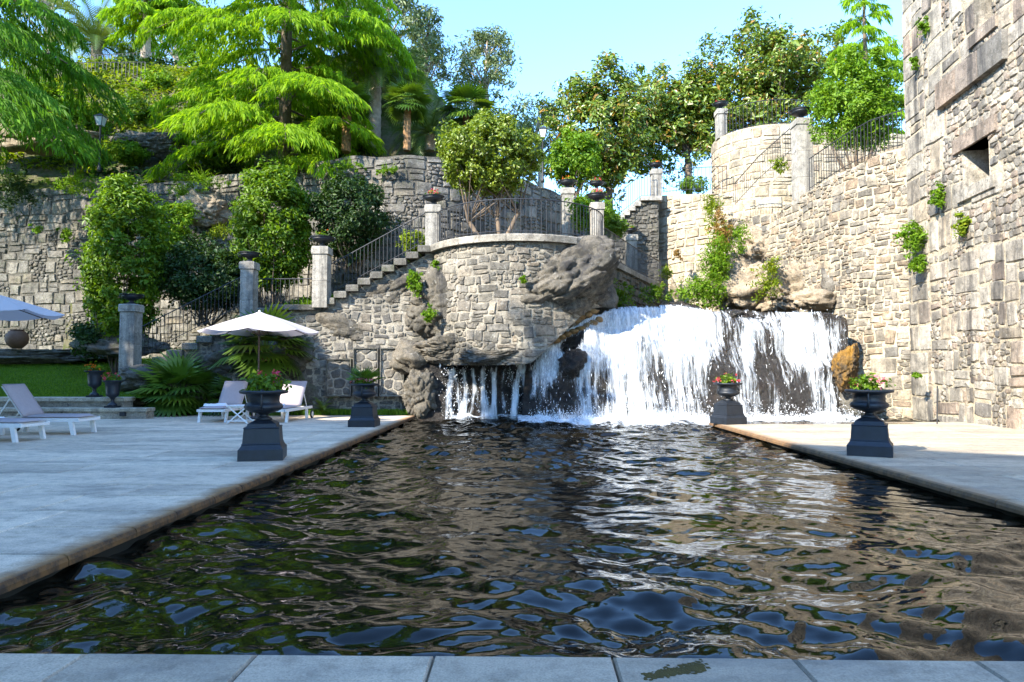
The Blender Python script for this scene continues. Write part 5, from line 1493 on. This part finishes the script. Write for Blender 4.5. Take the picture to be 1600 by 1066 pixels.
#PART5
# ------------------------------------------------------------------ trees and shrubs
def cedar(base, H, R, label, seed, mat, nb=70, z0=.12, dens=1.0, trunk_r=.3, needles=.16, bark='bark', group='cedars with drooping sprays', hang=.55, shape=.75, e00=.32):
    """deodar: tiers of long limbs whose sprays hang in curtains"""
    rng = np.random.default_rng(seed)
    root = empty('cedar_tree', base); tag(root, label, 'tree', group)
    m = MB(); m.tube([(0, 0, 0), (.05, 0, H * .4), (0, .05, H * .75), (0, 0, H)], [trunk_r, trunk_r * .75, trunk_r * .4, .03], 9); m.build('trunk', M[bark], root, True)
    br = MB(); C, A, Lh = [], [], []
    for i in range(nb):
        t = (i + rng.random()) / nb
        z = H * (z0 + (1 - z0) * t); L = R * (1 - t) ** shape * rng.uniform(.55, 1.12) + .25
        az = i * 2.399 + rng.normal(0, .3)
        e0 = e00 + .3 * t + rng.normal(0, .1); pts = []
        p = np.array([0, 0, z]); ns = 9
        for k in range(ns + 1):
            pts.append(p.copy()); e = e0 - (1.0 + .25 * (1 - t)) * (k / ns) ** 1.3
            p = p + np.array([math.cos(az) * math.cos(e), math.sin(az) * math.cos(e), math.sin(e)]) * L / ns
        pts = np.array(pts); rr = .02 + .05 * (1 - t) * trunk_r / .3
        br.tube([tuple(q) for q in pts[::3]], [rr, rr * .7, rr * .45, rr * .15][:len(pts[::3])], 4, caps=False)
        side = np.array([-math.sin(az), math.cos(az), 0]); fw = np.array([math.cos(az), math.sin(az), 0])
        nt = int(L * 7.5) + 4
        for k in range(nt):                                    # side twigs along the limb
            f = .15 + .85 * (k + rng.random()) / nt
            q = pts[0] + 0; idx = f * ns; j = min(int(idx), ns - 1); q = pts[j] + (pts[j + 1] - pts[j]) * (idx - j)
            tl = L * .34 * math.sin(math.pi * min(1, f * .8 + .18)) * rng.uniform(.6, 1.2) + .18
            s_ = rng.choice([-1, 1]); d = side * s_ * .85 + fw * .6; d /= np.linalg.norm(d)
            n2 = int(tl / .034 * dens) + 4
            for a in range(n2):                                # hanging sprays along the twig
                g = a / max(1, n2 - 1)
                c = q + d * tl * g + np.array([0, 0, -.5 * tl * g * g]) + rng.normal(0, .03, 3)
                C.append(c); A.append(d * (1 - hang) * .9 + np.array([0, 0, -hang - .25 * g]) + rng.normal(0, .25, 3)); Lh.append(needles * rng.uniform(.6, 1.5) * (1 + .4 * g))
    br.build('limbs', M[bark], root)
    C, A, Lh = np.array(C), np.array(A), np.array(Lh)
    A /= np.linalg.norm(A, axis=1)[:, None]
    n = len(C); Vs, Fs, Rs = [], [], []; off = 0
    for rep in range(1):                                       # one slim blade per spray
        sd = np.cross(A, rng.normal(0, 1, (n, 3))); sd /= np.linalg.norm(sd, axis=1)[:, None] + 1e-9
        w = Lh * rng.uniform(.06, .11, n)
        mid = C + A * (Lh * .45)[:, None]; tip = C + A * Lh[:, None] + np.array([0, 0, -.12]) * Lh[:, None]
        V = np.stack([C, mid + sd * w[:, None], tip, mid - sd * w[:, None]], 1).reshape(-1, 3)
        b = np.arange(n)[:, None] * 4 + off
        Vs.append(V); Fs.append(np.concatenate([b + [[0, 1, 2]], b + [[0, 2, 3]]], 1).reshape(-1, 3)); off += len(V)
        Rs.append(np.repeat(np.clip(rng.normal(.5, .28, n), 0, 1), 4))
    link('crown', npmesh('crown', np.vstack(Vs), np.vstack(Fs), False, np.concatenate(Rs)), M[mat], root)
    return root
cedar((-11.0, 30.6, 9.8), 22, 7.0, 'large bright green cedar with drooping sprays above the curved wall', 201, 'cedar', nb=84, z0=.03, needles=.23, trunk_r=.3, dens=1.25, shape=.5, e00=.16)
cedar((-21.9, 26.3, 1.5), 22, 7.2, 'shaded cedar reaching in from the left edge over the wall', 202, 'cedar_shaded', nb=40, z0=.45, needles=.24, trunk_r=.4, dens=.8, shape=.5, e00=.12)
cedar((-23.2, 40.5, 18.0), 10, 4.2, 'lime green conifer on a bare pale trunk high on the hillside', 203, 'cedar', nb=40, z0=.45, needles=.3, trunk_r=.34, bark='pale_bark', dens=1.0)
cedar((17.4, 34.5, 9.2), 13.2, 3.0, 'slim cedar spire behind the tower corner', 204, 'cedar', nb=44, z0=.2, needles=.24, trunk_r=.2, dens=1.2, e00=.1)

def shrub(px0, px1, py0, py1, Y, label, seed, mat='camellia', depth=.9, n=150, per=80, size=.12, cr=.34, lump=.14, name='clipped_shrub', cat='shrub', shell=.62, trunk=True, group=None, aspect=.5):
    a, b = P(px0, py1, Y), P(px1, py0, Y)
    c = ((a.x + b.x) / 2, Y, (a.z + b.z) / 2); r = ((b.x - a.x) / 2, depth * (b.x - a.x) / 2, (b.z - a.z) / 2)
    t = None
    if trunk:
        zg = a.z - trunk if not isinstance(trunk, bool) else a.z - .3
        t = [(c[0] + dx, Y + dx * .5, zg) for dx in (-.18, .05, .22)]
    return bush(name, c, r, n, per, cr, size, M[mat], label, cat, seed, t, group, shell, aspect, lump=lump, r0=.075, nlimb=9)
shrub(138, 250, 276, 540, 23.6, 'tall columnar clipped shrub, bright leaves on top, beside the lowest pillar', 211, n=380, per=85, trunk=1.1, lump=.08, cr=.33, shell=.7, size=.13)
shrub(370, 484, 262, 455, 24.2, 'clipped round-topped shrub with bare stems above the landing', 212, n=320, per=85, trunk=1.4, lump=.08, cr=.33, shell=.7, size=.13)
shrub(490, 606, 276, 398, 25.0, 'dark broad shrub with red-tipped leaves beside the bastion steps', 213, mat='dark_leaf', n=170, per=85, trunk=.6, cr=.36)
shrub(248, 392, 378, 485, 24.6, 'dark rounded shrub mass between the two clipped shrubs', 214, mat='dark_leaf', n=170, per=80, trunk=.5, cr=.4)
shrub(112, 200, 510, 552, 23.8, 'low dark shrub at the foot of the tall clipped shrub', 215, mat='dark_leaf', n=60, per=70, trunk=False, cr=.3)
shrub(236, 300, 305, 400, 26.2, 'mid green bush growing against the high wall', 216, n=70, per=70, trunk=False, mat='fern', cr=.3, lump=.3)
shrub(330, 390, 400, 470, 23.6, 'glossy dark bush behind the second stair pillar', 217, mat='dark_leaf', n=60, per=70, trunk=False, cr=.3)
shrub(628, 668, 362, 396, 22.6, 'yellow-green bush beside the top of the stairs', 218, mat='cover', n=34, per=50, trunk=False, cr=.18, size=.09)
shrub(895, 950, 305, 362, 25.6, 'bright leafy bush behind the bastion railing between two pale pillars', 219, mat='lime_leaf', n=70, per=60, trunk=False, cr=.3)
shrub(935, 972, 330, 372, 26.8, 'dark green bush beside the far flight of steps', 220, mat='camellia', n=40, per=60, trunk=False, cr=.25)
shrub(862, 935, 208, 290, 34.0, 'bright green young tree left of the big magnolia', 221, mat='lime_leaf', n=120, per=60, size=.16, cr=.4, trunk=.8, name='young_tree', cat='tree')
shrub(1065, 1105, 278, 300, 35.5, 'small dark bush on the terrace seen through the railing', 222, mat='camellia', n=30, per=50, trunk=False, cr=.3)
# round-headed tree on the bastion terrace
c = P(766, 243, 22.9)
bush('ornamental_tree', (c.x, 22.9, c.z), (1.78, 1.6, 1.32), 400, 70, .28, .115, M['round_leaf'], 'round-headed yellow-green tree with bare forked stems on the bastion', 'tree', 231,
     [(-1.1, 22.9, 5.15), (-1.0, 22.95, 5.15), (-.95, 22.85, 5.15)], None, .45, .5, lump=.07, zcut=P(0, 318, 22.9).z, r0=.1, nlimb=9, ttop=[(-1.9, 22.8, 6.4), (-.95, 23, 6.6), (-.2, 22.8, 6.7)])
# magnolias
def magnolia(px0, px1, py0, py1, Y, ground, label, seed, n, per=62, size=.25):
    a, b = P(px0, py1, Y), P(px1, py0, Y)
    c = ((a.x + b.x) / 2, Y, (a.z + b.z) / 2); r = ((b.x - a.x) / 2 * .98, (b.x - a.x) * .36, (b.z - a.z) / 2 * .95)
    bush('magnolia_tree', c, r, n, per, .62, size, M['magnolia'], label, 'tree', seed, [(c[0], Y, ground)], 'glossy magnolias behind the terraces', .4, .42, lump=.5, r0=.25, nlimb=16, ttop=[(c[0], Y, c[2] - r[2] * .7)])
magnolia(868, 1030, 92, 300, 37.0, 9.4, 'tall glossy magnolia with rusty leaf backs rising left of the far steps', 241, 330)
magnolia(985, 1160, 100, 255, 38.5, 9.4, 'broad glossy magnolia spreading behind the far railing', 242, 330)
magnolia(1118, 1300, 34, 215, 37.5, 9.4, 'high glossy magnolia standing behind the round terrace', 243, 330)
# laurel by the tower
c = P(1338, 160, 24.2)
bush('laurel_tree', (c.x, 24.2, c.z), (1.42, 1.25, 1.75), 230, 70, .33, .125, M['lime_leaf'], 'bright green multi-stemmed laurel beside the tower above the railing', 'tree', 251,
     [(c.x - .1, 24.2, 7.7), (c.x + .08, 24.3, 7.7), (c.x, 24.1, 7.7)], None, .45, .45, lump=.16, r0=.07, nlimb=9)
# eucalyptus on the ridge
def eucalyptus(px0, px1, py0, py1, Y, label, seed, n=60, per=90):
    rng = np.random.default_rng(seed)
    a, b = P(px0, py1, Y), P(px1, py0, Y)
    base = ((a.x + b.x) / 2, Y, float(hill_z(np.array((a.x + b.x) / 2), np.array(Y))) - .3)
    root = empty('eucalyptus_tree', base); tag(root, label, 'tree', 'eucalyptus trees on the ridge'); bpy.context.view_layer.update(); inv = root.matrix_world.inverted()
    cc = []
    for k in range(n):
        f = rng.random(); z = a.z + (b.z - a.z) * f
        w = (b.x - a.x) / 2 * (1.0 - .62 * f ** 1.4) * rng.uniform(.2, 1) * rng.choice([-1, 1])
        cc.append((base[0] + w + .3 * math.sin(f * 9 + seed), Y + rng.normal(0, 1.2), z))
    cc = np.array(cc)
    g = rng.normal(0, 1, (n, per, 3)); g /= np.linalg.norm(g, axis=2)[..., None]; g *= rng.random((n, per, 1)) ** .5
    pts = cc[:, None] + g * np.exp(rng.normal(0, .25, (n, 1, 1))) * [1.15, 1.15, .75]
    V, F, rd = leaves(pts.reshape(-1, 3), .42, .3, .3, (g * .6).reshape(-1, 3), rng=rng, droop=.8)
    k = link('crown', npmesh('crown', V, F, False, rd), M['euca'], root); k.matrix_parent_inverse = inv
    m = MB(); m.tube([base, (base[0] + .3, Y, a.z), (base[0] - .2, Y, (a.z + b.z) / 2), (base[0], Y, b.z - 1)], [.4, .32, .2, .05], 7)
    for q in cc[::2]:
        z = q[2] - abs(q[0] - base[0]) * .8 - .8
        m.tube([(base[0], Y, max(z, base[2] + 1)), tuple((np.array((base[0], Y, z)) + q) / 2 + [0, 0, .2]), tuple(q)], [.12, .08, .03], 4, caps=False)
    t = m.build('trunk', M['pale_bark'], root, True); t.matrix_parent_inverse = inv
eucalyptus(545, 672, -60, 190, 58, 'tall grey-green eucalyptus behind the big cedar', 261, 70)
eucalyptus(632, 705, 20, 200, 62, 'loose eucalyptus with tufted top right of the big cedar', 262, 46)
eucalyptus(700, 822, 48, 210, 66, 'pyramid-shaped eucalyptus alone against the sky', 263, 80)
eucalyptus(800, 882, 168, 250, 72, 'low round eucalyptus on the falling skyline', 264, 40)
eucalyptus(440, 560, -120, 150, 64, 'eucalyptus showing through the top of the big cedar', 265, 50)
eucalyptus(220, 330, -110, 90, 60, 'grey eucalyptus behind the pale-trunked conifer', 266, 50)
eucalyptus(20, 130, -120, 80, 58, 'eucalyptus at the top left behind the dark cedar', 267, 50)
# palms
date_palm(P(585, 236, 33.2), 3.9, 50, 3.7, 'date palm with a thick pale trunk beside the big cedar', 271)
date_palm(P(672, 236, 32.5), 0.8, 34, 2.6, 'low date palm with arching fronds behind the curved wall', 272, trunk_r=.25)
date_palm(P(150, 105, 43.0), 1.6, 40, 4.0, 'date palm high on the hillside left of the pale trunk', 273)
fan_palm(P(636, 236, 29.6), 2.1, 34, 1.15, 'slim fan palm with a fibrous trunk above the curved wall', 274, trunk_r=.14)
fan_palm(P(728, 240, 31.5), 2.0, 38, 1.5, 'fan palm standing behind the round-headed tree', 275, trunk_r=.15)
fan_palm(P(541, 238, 29.6), 2.2, 26, 1.3, 'fan palm half hidden under the big cedar', 276, trunk_r=.17)
fan_palm((PX(287, 20.95), 20.75, .05), .45, 46, 1.45, 'large dark fan palm at the wall foot left of the loungers', 277, trunk_r=.12, el=(-.35, 1.4))
fan_palm((PX(420, 21.0), 20.7, .15), 1.75, 40, 1.5, 'tall fan palm growing behind the parasol', 278, trunk_r=.13)
fan_palm((PX(372, 20.8), 20.75, .05), .3, 26, 1.0, 'small fan palm behind the left lounger', 279)
fan_palm((PX(440, 20.8), 20.75, .05), .25, 24, .9, 'small fan palm behind the right lounger', 280)
date_palm((PX(506, 20.8), 20.7, .03), .1, 18, .75, 'young feather palm in the grass right of the loungers', 281, trunk_r=.06, mat='fan')

# ------------------------------------------------------------------ plants on the walls
for k, (px, py, Y, r, lab, mat, n) in enumerate([
    (1422, 372, 20.0, (.42, .3, .42), 'bushy green fern sprouting from the foot of the tower corner', 'fern', 900),
    (1430, 415, 19.9, (.22, .25, .3), 'fern trailing just below the bushy fern on the tower corner', 'fern', 350),
    (1462, 308, 18.8, (.22, .2, .26), 'green tuft on the tower below the small window', 'fern', 350),
    (1503, 352, 17.7, (.26, .2, .32), 'yellow-green tuft on the tower right of the bushy fern', 'cover', 420),
    (1440, 45, 19.4, (.2, .2, .22), 'small fern high on the tower near the corner', 'fern', 220),
    (1425, 100, 19.9, (.12, .2, .16), 'tiny fern between two blocks high on the tower', 'fern', 120),
    (1428, 586, 19.4, (.1, .1, .1), 'tiny sprig low on the tower above the deck', 'fern', 80),
    (648, 440, 20.85, (.28, .2, .42), 'bright fern clump on the outcrop left of the bastion', 'fern', 600),
    (672, 490, 20.4, (.22, .2, .22), 'small fern clump low beside the bastion foot', 'fern', 300),
    (682, 418, 20.9, (.14, .15, .2), 'fern tuft on the left flank of the bastion', 'fern', 180),
    (818, 438, 19.4, (.09, .1, .1), 'tiny fern in the middle of the bastion wall', 'fern', 70),
    (850, 492, 20.3, (.3, .2, .18), 'fern under the overhang of the huge boulder', 'fern', 280),
    (815, 520, 20.3, (.25, .2, .16), 'dark fern above the ochre footing stones', 'fern', 220),
    (970, 465, 23.9, (.5, .3, .6), 'dark leafy clump at the foot of the parapet wall', 'camellia', 700),
    (1025, 460, 25.3, (.7, .3, .4), 'white-flecked leafy plants at the stream side below the parapet', 'camellia', 600),
    (1112, 330, 28.8, (.38, .3, 1.2), 'yellow-green creeper climbing the corner of the terrace wall', 'cover', 900),
    (1118, 410, 26.2, (.6, .5, 1.1), 'green creeper hanging down the crag above the fall', 'fern', 2200),
    (1095, 455, 25.6, (.95, .5, .65), 'bright green ferns massed above the middle of the fall', 'fern', 2400),
    (1150, 372, 26.6, (.55, .4, .8), 'leafy green clump beside the rusty dry grass', 'fern', 700),
    (1126, 370, 26.8, (.38, .3, 1.0), 'rusty dry grass hanging on the terrace corner', 'dry', 1200),
    (1195, 445, 24.7, (.6, .4, .7), 'grassy clump on the crag left of the pale rock', 'cover', 600),
    (1205, 415, 25.0, (.3, .3, .4), 'weedy tuft on the sunlit crag', 'cover', 320),
    (1215, 262, 26.6, (.35, .3, .35), 'pink-flowering weed on the wall below the handrail', 'cover', 300),
    (1040, 430, 30.2, (.3, .3, .5), 'weeds in the sunlit terrace wall beside the dark steps', 'cover', 260),
    (1058, 400, 29.8, (.2, .3, .4), 'small reddish weed patch on the terrace wall', 'dry', 160),
    (318, 283, 27.9, (1.0, .3, .4), 'weeds hanging over the high wall between the clipped shrubs', 'fern', 800),
    (345, 365, 26.9, (.6, .3, .35), 'sunlit yellow-green weeds in the high wall', 'cover', 500),
    (285, 300, 28.0, (.7, .3, .35), 'green weeds on the upper high wall left of centre', 'fern', 450),
    (107, 368, 28.4, (.3, .2, .5), 'bright weed tuft on the high wall left of the tall shrub', 'fern', 360),
    (60, 360, 28.9, (.25, .2, .3), 'small green tuft on the far left of the high wall', 'fern', 200),
    (540, 262, 26.8, (.6, .3, .2), 'creeping green plant just under the top of the curved wall', 'fern', 420),
    (605, 268, 26.9, (.6, .2, .15), 'mossy tuft along the top of the curved wall', 'fern', 300),
    (445, 255, 27.4, (1.0, .3, .3), 'white-flowered bush on the wall below the big cedar', 'fern', 600),
    (30, 300, 27.8, (1.3, .4, 1.0), 'shaded undergrowth on the far left of the high wall', 'dark_leaf', 1400),
    (120, 290, 28.2, (1.1, .4, .5), 'green overhang of plants below the left lamp post', 'fern', 900),
    (510, 300, 26.6, (.2, .2, .2), 'little fern on the curved wall above the dark shrub', 'fern', 130)]):
    wall_plant(px, py, Y, r, lab, 300 + k, mat, n)

# ------------------------------------------------------------------ ground cover and grass (nobody could count it)
def scatter_leaves(name, xs, ys, n, zf, size, mat, seed, keep=None, h=.25):
    rng = np.random.default_rng(seed)
    x, y = rng.uniform(*xs, n), rng.uniform(*ys, n)
    if keep is not None: k = keep(x, y); x, y = x[k], y[k]
    z = zf(x, y) + np.abs(rng.normal(0, h, len(x)))
    V, F, rd = leaves(np.stack([x, y, z], 1), size, .55, .8, rng=rng)
    return tag(link(name, npmesh(name, V, F, False, rd), M[mat]), kind='stuff')
wl = lambda x: np.interp(x, [-27, -20, -14, -7, -3, 1.2], [30.5, 30.0, 29.0, 27.5, 27.9, 32.4])
scatter_leaves('ground_cover', (-34, 0), (28, 42), 70000, hill_z, .21, 'cover', 401, lambda x, y: (y > wl(x) + .2) & (y < 37.6) & (fbm(x, y, .7, 91) > .0) & ((y > 32.3) | (fbm(x, y, 1.5, 92) > .3)), .16)
scatter_leaves('hill_shrubbery', (-34, -4), (29, 41), 30000, hill_z, .24, 'dark_leaf', 405, lambda x, y: (y > wl(x) + .3) & (fbm(x, y, .9, 96) > .28), .28)
scatter_leaves('hill_undergrowth', (-60, 6), (40, 62), 50000, hill_z, .40, 'camellia', 402, lambda x, y: fbm(x, y, .5, 93) > -.1, .6)
scatter_leaves('bank_undergrowth', (-13.4, -3.2), (22.5, 28), 26000, bank_z, .11, 'fern', 403, lambda x, y: fbm(x, y, 1.4, 94) > .05, .1)
scatter_leaves('terrace_planting', (-2.8, 4), (23.4, 34), 9000, lambda x, y: 5.16 + 0 * x, .11, 'lime_leaf', 404, lambda x, y: (fbm(x, y, 1.2, 95) > .15) & (x < np.interp(y, [22.9, 31, 37], [2.2, 5.4, 8])), .14)
def grass(name, xs, ys, n, zf, hgt, seed, mat='grass'):
    rng = np.random.default_rng(seed)
    x, y = rng.uniform(*xs, n), rng.uniform(*ys, n); z = zf(x, y)
    a = rng.uniform(0, 6.28, n); h = hgt * rng.uniform(.5, 1.3, n); w = h * .18
    V = np.stack([np.stack([x - np.cos(a) * w, y - np.sin(a) * w, z - .01], 1), np.stack([x + np.cos(a) * w, y + np.sin(a) * w, z - .01], 1), np.stack([x + rng.normal(0, .4, n) * h, y + rng.normal(0, .4, n) * h, z + h], 1)], 1).reshape(-1, 3)
    return tag(link(name, npmesh(name, V, np.arange(3 * n).reshape(-1, 3), False, np.repeat(rng.random(n), 3)), M[mat]), kind='stuff')
grass('lawn_grass', (-22, -11.2), (19.7, 27.5), 70000, lawn_z, .055, 411)
grass('edge_grass', (-11.3, -3.35), (20.38, 21.2), 9000, lambda x, y: 0.02 + 0 * x, .13, 412)
grass('stair_grass', (-12, -3.2), (21.85, 22.4), 5000, lambda x, y: np.interp(x, [-12.15, -8.2, -6.4, -3.1], [1.5, 3.3, 3.4, 5.2]), .12, 413)
for k, (px, py, Y, rx, rz, mt, lab) in enumerate([(60, 150, 34.5, 1.1, .8, 'lime_leaf', 'rounded lime green bush on the hillside above the pink rock face'), (112, 172, 33.2, .8, .6, 'fern', 'low fresh green bush on the hillside left of the left lamp post'), (205, 172, 34.0, 1.2, .7, 'camellia', 'spreading mid green bush on the hillside right of the left lamp post'),
        (252, 138, 36.0, .9, .9, 'lime_leaf', 'upright lime bush on the hillside left of the big cedar'), (20, 118, 37.5, 1.4, 1.0, 'cover', 'yellow-green bush below the higher hillside railing'), (165, 128, 37.0, 1.3, .8, 'dark_leaf', 'dark clipped bush under the hillside railing'), (310, 95, 38.5, 1.3, 1.1, 'fern', 'bright bush on the hillside behind the big cedar'),
        (95, 210, 31.6, 1.0, .5, 'fern', 'trailing green plants beside the pink rock face'), (200, 238, 30.9, .9, .45, 'fern', 'weeds growing before the dark overhanging rock'), (330, 238, 30.2, 1.1, .5, 'camellia', 'dark green bush at the foot of the big cedar'), (490, 225, 29.4, .8, .5, 'fern', 'fresh green bush behind the top of the curved wall')]):
    c = P(px, py, Y); bush('hillside_bush', (c.x, Y, c.z), (rx, rx * .7, rz), 60, 50, .3, .15, M[mt], lab, 'bush', 430 + k, None, 'bushes on the hillside', .4, .5, lump=.4)
# red flowers on the hillside
fb = P(205, 112, 39.0)
bush('flower_bush', (fb.x, 39, fb.z), (.5, .4, .25), 14, 20, .2, .13, M['orange'], 'orange-red flowering bush at the foot of the pale trunk', 'bush', 420, None)
# ------------------------------------------------------------------ unseen house and trees, added out of view to shade the terrace
mh = empty('shade_manor', (-20, -4, 0)); tag(mh, 'long stone manor house added out of view on the left to shade the terrace', 'house')
bpy.context.view_layer.update(); mhi = mh.matrix_world.inverted()
def mpart(m, name, mat):
    o = m.build(name, M[mat], mh); o.matrix_parent_inverse = mhi; return o
A, B = np.array([-35.0, 10.45]), np.array([-1.5, -8.9]); dv = (B - A) / np.linalg.norm(B - A); nv = np.array([-dv[1], dv[0]])
if nv @ np.array([1, 1]) < 0: nv = -nv
def quad(a, b, z0, z1, o0, o1):
    p = [A + dv * a + nv * o0, A + dv * b + nv * o0, A + dv * b + nv * o1, A + dv * a + nv * o1]
    m = MB(); m.add([(q[0], q[1], z) for z in (z0, z1) for q in p], [(3, 2, 1, 0), (4, 5, 6, 7), (0, 1, 5, 4), (1, 2, 6, 5), (2, 3, 7, 6), (3, 0, 4, 7)]); return m
LM = float(np.linalg.norm(B - A))
mpart(quad(0, LM, -.1, 15.0, -9, 0), 'wall', 'granite')
p = [A + nv * .5 - dv * .5, B + nv * .5 + dv * .5, B - nv * 9.5 + dv * .5, A - nv * 9.5 - dv * .5]; rA, rB = A - nv * 4.5 + dv * 1, B - nv * 4.5 - dv * 1
m = MB(); m.add([(q[0], q[1], 14.95) for q in p] + [(rA[0], rA[1], 18.1), (rB[0], rB[1], 18.1)], [(0, 1, 5, 4), (1, 2, 5), (2, 3, 4, 5), (3, 0, 4), (3, 2, 1, 0)]); mpart(m, 'roof', 'terracotta')
for k in range(11):
    for z in (1.2, 5.6, 10):
        w = mpart(quad(1.6 + k * 3.4, 2.8 + k * 3.4, z, z + 2.2, -.1, .04), 'window', 'lamp_glass')
for (x, y, h, r_, lab) in ((-26.5, 6.5, 20.5, 4.6, 'tall dense plane tree added for shade beyond the left edge, beside the manor house'), (-28, 13, 14.5, 4.4, 'tall dense plane tree added for shade beyond the left edge, level with the nearest lounger')):
    bush('shade_plane_tree', (x, y, h * .56), (r_, r_, h * .44), 300, 45, 1.0, .5, M['camellia'], lab, 'tree', int(h * 10), [(x, y, -.2)], None, .3, .7, lump=.2, r0=.4, nlimb=12, ttop=[(x, y, h * .4)])  # added out of view, heights set to shade the stair wall
bush('shade_poplar_tree', (-17.0, 2.9, 10.6), (2.1, 2.1, 7.7), 230, 45, .7, .4, M['camellia'], 'tall narrow poplar added before the manor house, beyond the left edge, to shade the bastion foot', 'tree', 611, [(-17.0, 2.9, -.2)], None, .25, .7, lump=.15, r0=.3, nlimb=10, ttop=[(-17, 2.9, 8)])  # added out of view, kept narrow to shade the bastion foot and lower falls
print('objects', len(bpy.data.objects), 'tris', sum(len(o.data.polygons) for o in bpy.data.objects if o.type == 'MESH'))
